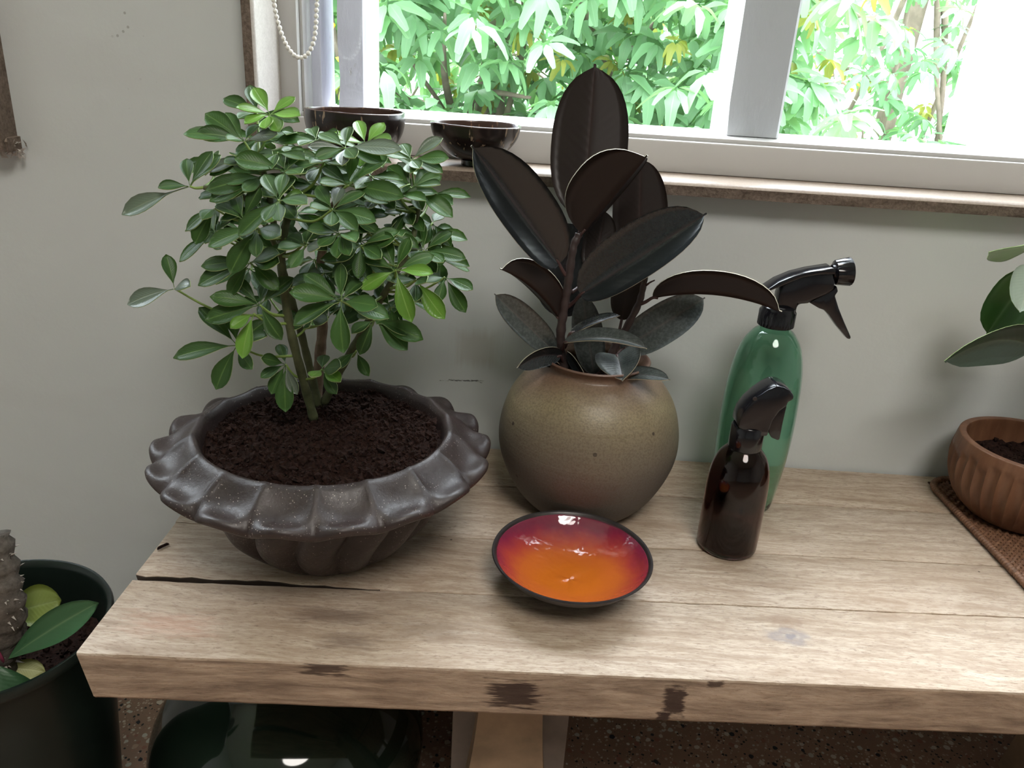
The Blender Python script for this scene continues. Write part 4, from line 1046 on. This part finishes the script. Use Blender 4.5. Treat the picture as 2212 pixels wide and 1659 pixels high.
coco(V((-0.0635, 0.990, SILL+0.0003)), [(0.014, 0.0075), (0.027, 0.0105), (0.041, 0.021), (0.0505, 0.034), (0.0540, 0.0475)], [(0.0535, 0.0487), (0.0520, 0.0478), (0.049, 0.036), (0.038, 0.022), (0.022, 0.014), (0.0005, 0.0125)],
     'shallow black coconut shell bowl on a foot ring on the window sill', [(0.0150, 0.0), (0.0160, 0.001), (0.0160, 0.0065), (0.0135, 0.009)])

# ---------------------------------------------------------------- blind chain
zE = lambda x, y: (500+x/6.379, y/6.379)
beads = [(555,-330),(562,-250),(568,-170),(574,-90),(584,5),(592,75),(606,155),(622,232),(641,307),(663,382),(686,456),(714,528),(743,596),(777,658),(818,713),(862,760),(914,789),(966,798),(1016,776),(1060,734),(1096,670),(1122,603),(1140,532),(1153,458),(1160,380),(1166,303),(1168,222),(1171,143),(1176,66),(1181,-12),(1184,-90),(1187,-170),(1190,-250),(1192,-330)]
chain = empty('blind_chain', at(640, 128, 0.955), 'white beaded blind chain looping in front of the window frame', 'chain')
bp = [at(*zE(*q), 0.955) for q in beads]
bp = [V((bp[0].x-0.0001*k, 0.955, bp[0].z+0.0072*k)) for k in range(70, 0, -1)] + bp + [V((bp[-1].x+0.0001*k, 0.955, bp[-1].z+0.0072*k)) for k in range(1, 71)]
mb = MB(); tube(mb, [bp[0]+V((0, 0, 0.9))]+bp+[bp[-1]+V((0, 0, 0.9))], 0.0006, 6); mb.build('cord', M['bead'], chain, smooth=True)
def uvs(r, nu=12, nv=8):
    v = []; f = []
    for j in range(nv+1):
        ph = PI*j/nv
        for i in range(nu): v.append((r*math.sin(ph)*math.cos(2*PI*i/nu), r*math.sin(ph)*math.sin(2*PI*i/nu), -r*math.cos(ph)))
    return v, grid_faces(nu, nv+1, True)
bv, bf = uvs(0.0027)
bme = bpy.data.meshes.new('bead'); bme.from_pydata(bv, [], bf); bme.materials.append(M['bead']); bme.polygons.foreach_set('use_smooth', [True]*len(bme.polygons))
for p in bp:
    o = bpy.data.objects.new('bead', bme); o.location = p - chain.location; link(o, chain)

# ---------------------------------------------------------------- rattan tray and carved bowl at the right
TX0, TX1, TY0, TY1, TZ = 0.5765, 0.985, 0.640, 0.972, 0.4505
tray = empty('rattan_tray', (0.78, 0.81, TZ), 'brown woven rattan tray under the carved wooden bowl', 'tray')
def rrect(x0, x1, y0, y1, r, n=10):
    out = []
    for (cx, cy, a0) in ((x1-r, y0+r, -PI/2), (x1-r, y1-r, 0), (x0+r, y1-r, PI/2), (x0+r, y0+r, PI)):
        for i in range(n+1): 
            a = a0+PI/2*i/n; out.append(V((cx+r*math.cos(a), cy+r*math.sin(a), 0)))
    return out
def resample(P, step):
    P = P+[P[0]]; out = []; acc = 0
    for a, b3 in zip(P, P[1:]):
        L = (b3-a).length
        while acc < L: out.append(a.lerp(b3, acc/L)); acc += step
        acc -= L
    return out
path = resample(rrect(TX0, TX1, TY0, TY1, 0.035), 0.0011)
mb = MB(); n = len(path); v = []
for k, p in enumerate(path):
    t = (path[(k+1) % n]-path[k-1]).normalized(); s = V((t.y, -t.x, 0)); r = 0.0042*(1+0.16*math.cos(2*PI*k/4.0))
    for i in range(8):
        th = 2*PI*i/8; v.append(p + V((0, 0, TZ+0.0052)) + (s*math.cos(th)+V((0, 0, 1))*math.sin(th))*r)
f = grid_faces(8, n, True); f += [((n-1)*8+i, (n-1)*8+(i+1) % 8, (i+1) % 8, i) for i in range(8)]
mb.add(v, f); mb.build('wrapped_rim', M['rattan'], tray, smooth=True)
def weave(axis, name):
    mb = MB(); st = 0.0058; a0, a1 = ((TX0, TX1), (TY0, TY1))[axis]; b0, b1 = ((TY0, TY1), (TX0, TX1))[axis]
    m_ = int((b1-b0-0.012)/st); rows = 0
    for q in range(m_):
        bb = b0+0.006+q*st
        inset = 0.006
        dc = min(bb-b0, b1-bb)
        if dc < 0.035: inset = 0.035-math.sqrt(max(0, 0.035**2-(0.035-dc)**2))+0.004
        lo, hi = a0+inset, a1-inset; k = int((hi-lo)/(st/2)); v = []
        for i in range(k+1):
            aa = lo+(hi-lo)*i/k; ph = PI*((aa-a0-0.006)/st) + PI*q + (PI if axis else 0)
            z = TZ+0.0038+0.0014*math.sin(ph)
            for (db_, dz) in ((-0.0020, -0.0008), (0, 0.0009), (0.0020, -0.0008)):
                v.append((aa, bb+db_, z+dz) if axis == 0 else (bb+db_, aa, z+dz))
        mb.add(v, grid_faces(3, k+1))
    o = mb.build(name, M['rattan'], tray, smooth=True); o['kind'] = 'stuff'; return o
weave(0, 'weft_strands'); weave(1, 'warp_strands')
MB().box((TX0+0.004, TY0+0.004, TZ), (TX1-0.004, TY1-0.004, TZ+0.0016)).build('base_mat', M['rattan_dark'], tray)

CB = V((0.652, 0.888, TZ+0.0064))
cb = empty('carved_bowl', CB, 'carved reddish brown wooden bowl with gouged flutes on the rattan tray', 'bowl')
def carve(th, k, r, z):
    if k >= CK: return r, z
    N = 38; a = th*N/(2*PI); i = math.floor(a); fr = a-i
    rnd = random.Random(i % N)
    top_ = 0.076+0.010*rnd.random(); wob = 0.2*math.sin(z*90+i)
    s = math.sin(PI*min(1, max(0, fr+wob*0.15)))
    e = max(0, min(1, (top_-z)/0.008))*max(0, min(1, (z-0.004)/0.012))
    return r - 0.0042*(s**0.6)*e, z
outp = smooth_prof([(0.052, 0.0), (0.060, 0.002), (0.076, 0.018), (0.0875, 0.042), (0.0905, 0.066), (0.0875, 0.088), (0.0862, 0.095)], 6); CK = len(outp)
inp = smooth_prof([(0.0862, 0.095), (0.0850, 0.0965), (0.0790, 0.0965), (0.0775, 0.0950), (0.0780, 0.080), (0.0770, 0.062)], 4)[1:]+[(0.07, 0.05), (0.0005, 0.048)]
mb = MB(); lathe(mb, outp+inp, CB, 38*10, 0, cap0=True, fn=carve); mb.build('body', M['carved'], cb, smooth=True, sharp=50)
soil('mulch_soil', (CB.x, CB.y), 0.0765, CB.z+0.062, CB.z+0.066, 'dark root-filled soil in the carved wooden bowl', 0.004, 70, 500, 14)
hp = empty('house_plant', (CB.x+0.004, CB.y, CB.z+0.06), 'green house plant with broad pointed leaves at the right edge', 'plant')
st0 = V((CB.x+0.006, CB.y, CB.z+0.058))
zI = lambda x, y: (1900+x/2.0737, 500+y/2.0737)
HP = [st0, st0+V((0.004, 0, 0.06)), st0+V((0.000, 0.004, 0.12)), st0+V((0.005, 0, 0.19)), st0+V((0.003, 0.002, 0.235))]
mb = MB(); P = spline3(HP, 6); tube(mb, P, lerp_list(0.0042, 0.0022, len(P)), 8); mb.build('stem', M['bark'], hp, smooth=True)
def hleaf(b_, t_, w_, phi, db, dt, mt, fold=0.3, sag=0.12, att=0.5, px=True, sd=None):
    base = at(*zI(*b_), CB.y+db) if px else V(b_); tip = at(*zI(*t_), CB.y+dt) if px else V(t_)
    lf = leaf('leaf', base, tip, w_, side_view(base, tip, phi), [M[mt], M['s_under'], M['s_rim']], hp, fold=fold, sag=sag, nu=14, nv=7, thick=0.0006, shape='drip', sagdir=sd or (0, 0, 1), wave=0.02)
    a = P[int(att*(len(P)-1))]; mb = MB(); Q = spline3([a, (a+base)*0.5+V((0, 0, 0.004)), base], 4); tube(mb, Q, 0.0012, 6); mb.build('petiole', M['magenta'], lf, smooth=True)
hleaf((690, 520), (292, 585), 0.058, 0.75, 0.0, -0.045, 'p_dark', 0.35, 0.26, 0.45)
hleaf((690, 180), (480, 460), 0.052, 0.2, 0.0, 0.010, 'p_leaf', 0.3, 0.10, 0.75)
hleaf((690, 70), (488, 97), 0.050, 1.25, 0.0, -0.01, 'p_pale', 0.2, 0.05, 0.98)  # pale leaf colour stands in for white glare here
hleaf((690, 160), (630, 362), 0.040, 0.2, -0.01, -0.05, 'p_pale', 0.3, 0.10, 0.8)
hleaf((720, 380), (520, 460), 0.045, 0.5, 0.01, 0.03, 'p_leaf', 0.3, 0.10, 0.6)
tp = P[-1]
for (dx, dy, dz, wd, mt) in [(0.085, -0.02, 0.02, 0.05, 'p_leaf'), (0.10, 0.03, -0.06, 0.055, 'p_dark'), (0.06, -0.07, -0.03, 0.05, 'p_leaf'), (0.02, 0.03, 0.08, 0.045, 'p_pale'), (0.09, -0.03, -0.11, 0.05, 'p_leaf')]:
    b0_ = tp + V((dx, dy, dz))*0.25 + V((0, 0, -0.01)); hleaf(b0_, tp+V((dx, dy, dz)), wd, 0.6, 0, 0, mt, 0.3, 0.15, 0.8, False)

# ---------------------------------------------------------------- planter on the floor at the left, thorny plant
GC = V((-0.552, 0.682, 0.0)); GR = 0.122; GZ = 0.352
gp = empty('floor_planter', GC, 'tall dark green glazed planter standing on the floor left of the bench', 'pot')
mb = MB()
lathe(mb, [(0.092, 0.0), (0.095, 0.003), (0.104, 0.12), (0.113, 0.26), (0.117, GZ-0.016), (0.1215, GZ-0.012), (0.1225, GZ-0.005), (0.1205, GZ), (0.1165, GZ-0.001), (0.1135, GZ-0.008), (0.109, GZ-0.06), (0.105, GZ-0.09), (0.0005, GZ-0.092)], GC, 80, 0, cap0=True)
mb.build('body', M['pot_green'], gp, smooth=True, sharp=55)
soil('planter_soil', (GC.x, GC.y), 0.1075, GZ-0.052, GZ-0.058, 'dark soil in the green floor planter', 0.005, 80, 500, 23)
th_ = empty('thorn_plant', (GC.x-0.02, GC.y-0.02, GZ-0.055), 'thorny grey stemmed plant with oblong green leaves in the floor planter', 'plant')
tr = [at(-15, 1440, GC.y-0.03), at(0, 1370, GC.y-0.03), at(2, 1310, GC.y-0.03), at(-10, 1240, GC.y-0.02), at(-30, 1160, GC.y-0.01)]
P = spline3(tr, 6); rt = random.Random(5)
mb = MB(); tube(mb, P, [0.022*(1+0.12*math.sin(k*2.1)) for k in range(len(P))], 14); mb.build('stem', M['e_bark'], th_, smooth=True)
mb = MB()
for k in range(150):
    p = rt.choice(P[2:-1]); d = V((rt.uniform(-1, 1), rt.uniform(-1, 0.6), rt.uniform(-0.5, 0.7))).normalized(); q = p+d*0.019
    sd_ = d.orthogonal().normalized()*0.0018; s2 = d.cross(sd_)
    mb.add([q+sd_, q-sd_*0.5+s2*0.8, q-sd_*0.5-s2*0.8, q+d*rt.uniform(0.005, 0.011)], [(0, 1, 3), (1, 2, 3), (2, 0, 3)])
o = mb.build('thorns', M['thorn'], th_); o['kind'] = 'stuff'
def eleaf(b_, t_, wd, phi, db, dt, mt, sag=0.1, fold=0.25, shape='obov', wave=0.02):
    base = at(*b_, GC.y+db); tip = at(*t_, GC.y+dt)
    leaf('leaf', base, tip, wd, side_view(base, tip, phi), [M[mt], M[mt], M['e_leaf'] if mt == 'e_leaf' else M[mt]], th_, fold=fold, sag=sag, nu=16, nv=7, thick=0.0007, shape=shape, sagdir=(0, 0, 1), wave=wave, stalk=0.05)
eleaf((5, 1432), (212, 1302), 0.036, 0.1, -0.045, -0.01, 'e_leaf', 0.06, 0.3, 'obov', 0.03)
eleaf((0, 1330), (132, 1296), 0.046, 0.2, 0.0, 0.02, 'e_lime', 0.02, 0.1, 'obov')
eleaf((-20, 1425), (25, 1618), 0.075, 0.1, -0.05, -0.085, 'e_leaf', 0.14, 0.3, 'obov', 0.03)
eleaf((5, 1444), (98, 1452), 0.022, 0.0, -0.03, -0.02, 'e_yellow', 0.1, 0.2, 'obov', 0.08)
eleaf((-30, 1250), (-150, 1180), 0.055, 0.1, 0.0, -0.03, 'e_leaf', 0.1, 0.3); eleaf((-30, 1400), (-190, 1420), 0.055, 0.3, -0.03, -0.05, 'e_leaf', 0.1, 0.3)
mb = MB(); tube(mb, spline3([at(-12, 1395, GC.y-0.05), at(2, 1418, GC.y-0.05), at(8, 1430, GC.y-0.045)], 4), 0.0016, 6); mb.build('petiole', M['magenta'], th_, smooth=True)

# ---------------------------------------------------------------- dark glass demijohn under the bench
DC = V((-0.268, 0.800, 0.0))
dj = empty('demijohn', DC, 'large dark green glass demijohn on the floor under the bench', 'vase')
mb = MB()
lathe(mb, smooth_prof([(0.08, 0.0), (0.13, 0.004), (0.165, 0.035), (0.178, 0.085), (0.168, 0.135), (0.135, 0.180), (0.085, 0.212), (0.050, 0.225), (0.038, 0.240), (0.035, 0.280), (0.034, 0.330)], 6), DC, 72, 0, cap0=True)
mb.build('body', M['green_glass'], dj, smooth=True)
mb = MB(); lathe(mb, [(0.034, 0.322), (0.041, 0.326), (0.042, 0.337), (0.037, 0.341), (0.029, 0.340), (0.028, 0.32), (0.0005, 0.31)], DC, 48, 0); mb.build('lip_ring', M['green_glass'], dj, smooth=True, sharp=50)

# ---------------------------------------------------------------- bark chip on the bench
p = atz(352, 1181, 0.4515); mb = MB()
d = V((0.6, 0.8, 0)).normalized(); s_ = V((-0.8, 0.6, 0))*0.0016
mb.add([p-d*0.007-s_, p+d*0.007-s_*0.6, p+d*0.006+s_, p-d*0.006+s_*0.8]+[q+V((0, 0, 0.0022)) for q in (p-d*0.006-s_*0.7, p+d*0.006-s_*0.5, p+d*0.005+s_*0.7, p-d*0.005+s_*0.5)], [(3,2,1,0),(4,5,6,7),(0,1,5,4),(1,2,6,5),(2,3,7,6),(3,0,4,7)])
tag(mb.build('bark_chip', M['soil'], loc=p), 'tiny dark bark chip lying near the left end of the bench', 'chip')

# ---------------------------------------------------------------- outside: ground and trees
tag(MB().box((-40, 1.4, -3.4), (40, 60, -3.2)).build('ground', M['ground']), 'garden ground far below the window', kind='structure')
def tleaf_geo(L, wd, fold, droop):
    """small two-part folded leaflet with wavy edge, along +X, upper side +Z"""
    v = []; n = 6; uv = []
    for i in range(n):
        t = i/(n-1); w_ = (math.sin(PI*t**0.75*0.97+0.03)**0.65)*wd*0.5*(1+0.10*(-1)**i) if 0 < t < 1 else wd*(0.05 if t == 0 else 0.2)
        z = -droop*t*t*L; x = t*L*(1-0.25*droop*t)
        for q in (-1, 0, 1): v.append((x, q*w_*math.cos(fold), z+abs(q)*w_*math.sin(fold))); uv.append((0.5+0.5*q, t))
    return v, grid_faces(3, n), uv
TG = [tleaf_geo(1.0, random.uniform(0.36, 0.46), random.uniform(0.15, 0.5), random.uniform(0.2, 0.7)) for _ in range(6)]
def tmesh(k, mt):
    v, f, uv = TG[k]; me = bpy.data.meshes.new('leaf'); me.from_pydata(v, [], f); me.materials.append(mt)
    me.polygons.foreach_set('use_smooth', [True]*len(f)); l = me.uv_layers.new(name='UVMap')
    for lp in me.loops: l.data[lp.index].uv = uv[lp.vertex_index]
    return me
def tree(name, trunk_x, trunk_y, region, nclus, mt, label, seed, lsize, pods=0, yellow=0, gapf=None):
    rt = random.Random(seed); x0, x1, y0, y1, z0, z1 = region
    root = empty(name, (trunk_x, trunk_y, -3.2), label, 'tree')
    crown = V(((x0+x1)/2, (y0+y1)/2, z0+0.2))
    mb = MB(); tp_ = spline3([V((trunk_x, trunk_y, -3.2)), V((trunk_x+0.15, trunk_y-0.1, -1.6)), V((trunk_x-0.1, trunk_y, z0)), V((trunk_x+0.1, trunk_y+0.1, z1))], 8)
    tube(mb, tp_, lerp_list(0.17, 0.05, len(tp_)), 12); mb.build('trunk', M['t_bark'], root, smooth=True)
    bpts = []
    for k in range(22):
        s = rt.choice(tp_[12:]); e = V((rt.uniform(x0, x1), rt.uniform(y0+0.2, y1), rt.uniform(z0, z1)))
        mid = (s+e)*0.5+V((rt.uniform(-0.2, 0.2), rt.uniform(-0.2, 0.2), rt.uniform(-0.1, 0.25)))
        q = spline3([s, mid, e], 7); mb = MB(); tube(mb, q, lerp_list(0.030, 0.006, len(q)), 6); mb.build('branch', M['t_bark'], root, smooth=True); bpts += q
    items = []; yl = []
    for k in range(nclus):
        c = V((rt.uniform(x0, x1), rt.uniform(y0, y1), rt.uniform(z0, z1)))
        if gapf and gapf(c, rt): continue
        n = rt.randint(7, 10); a0 = rt.uniform(0, 6); tilt = V((rt.uniform(-0.5, 0.5), rt.uniform(-0.9, 0.1), 1)).normalized()
        young = rt.random() < yellow
        for i in range(n):
            a = a0+2*PI*i/n; X = V((math.cos(a), math.sin(a), rt.uniform(-0.75, 0.1))).normalized()
            q = tilt.rotation_difference(V((0, 0, 1))).inverted(); X.rotate(q)
            Z = (tilt - X*tilt.dot(X)).normalized(); Yv = Z.cross(X)
            L = lsize*rt.uniform(0.75, 1.25)*(0.6 if young else 1)
            mat = Matrix((X*L, Yv*L, Z*L)).transposed().to_4x4(); mat.translation = c + X*L*0.15
            items.append((mat, rt.randrange(6), c, young))
    # the leaves that show largest are objects of their own, the rest one mass
    def vis(it):
        c = it[2]; d = c-CAM; z = d.dot(FW); x = W/2+F*d.dot(RT)/z; y = H/2-F*d.dot(UP)/z
        return 735 < x < 2100 and -20 < y < 330
    near = sorted([it for it in items if vis(it) and not it[3]], key=lambda it: it[2].y)[:290]
    ids = set(id(i) for i in near)
    meshes = [tmesh(k, mt) for k in range(6)]
    inv = V(root.location)
    for it in near:
        o = bpy.data.objects.new('leaf', meshes[it[1]]); COL.objects.link(o); o.parent = root
        m4 = it[0].copy(); m4.translation = m4.translation - inv; o.matrix_local = m4
    for sel, nm, mtt in ((False, 'foliage', mt), (True, 'young_foliage', M['t_young'])):
        vs_, fs_, us_ = [], [], []
        for it in items:
            if id(it) in ids or it[3] != sel: continue
            v, f, uv = TG[it[1]]; n0 = len(vs_); vs_ += [it[0] @ V(q) for q in v]; fs_ += [tuple(i+n0 for i in q) for q in f]; us_ += uv
        if vs_:
            o = mesh(nm, vs_, fs_, mtt, root, True, None, us_); o['kind'] = 'stuff'
    for nm, cnt, mtt, s0 in (('seed_pods', pods, M['t_pink'], 0.016), ('blossoms', pods//2+20, M['t_yellow'], 0.014)):
        mb = MB()
        for k in range(cnt//6+1):
            c = V((rt.uniform(x0, x1), rt.uniform(y0-0.05, y0+0.5), rt.uniform(z0, z1)))
            for i in range(9):
                p = c+V((rt.gauss(0, 0.06), rt.gauss(0, 0.04), rt.gauss(0, 0.045))); d = V((rt.uniform(-1, 1), rt.uniform(-1, 1), rt.uniform(-1, 1))).normalized(); e = d.orthogonal().normalized(); g = d.cross(e)
                mb.add([p+d*s0*1.6, p-d*s0, p+e*s0, p-e*s0, p+g*s0*0.6, p-g*s0*0.6], [(0,2,4),(2,1,4),(1,3,4),(3,0,4),(2,0,5),(1,2,5),(3,1,5),(0,3,5)])
        if mb.v: o = mb.build(nm, mtt, root, smooth=True); o['kind'] = 'stuff'
    return root
tree('garden_tree', -0.2, 4.1, (-1.5, 1.35, 3.1, 4.4, -0.6, 1.8), 1900, M['t_leaf'], 'pale green leafy tree right outside the wide left part of the window', 31, 0.125, 12, 0.10)
tree('garden_tree', 2.6, 6.0, (0.7, 4.4, 4.9, 6.5, -1.0, 2.8), 1750, M['t_leaf2'], 'deeper green tree with pinkish seed clusters behind the right mullion', 57, 0.12, 150, 0.10,
     gapf=lambda c, r: c.z > 1.2 and r.random() < 0.5)
tree('garden_tree', -2.5, 8.5, (-3.0, 2.0, 7.0, 9.0, -1.6, 2.2), 900, M['t_leaf2'], 'distant green tree filling the gaps behind the pale leafy tree', 83, 0.20, 0, 0.05)
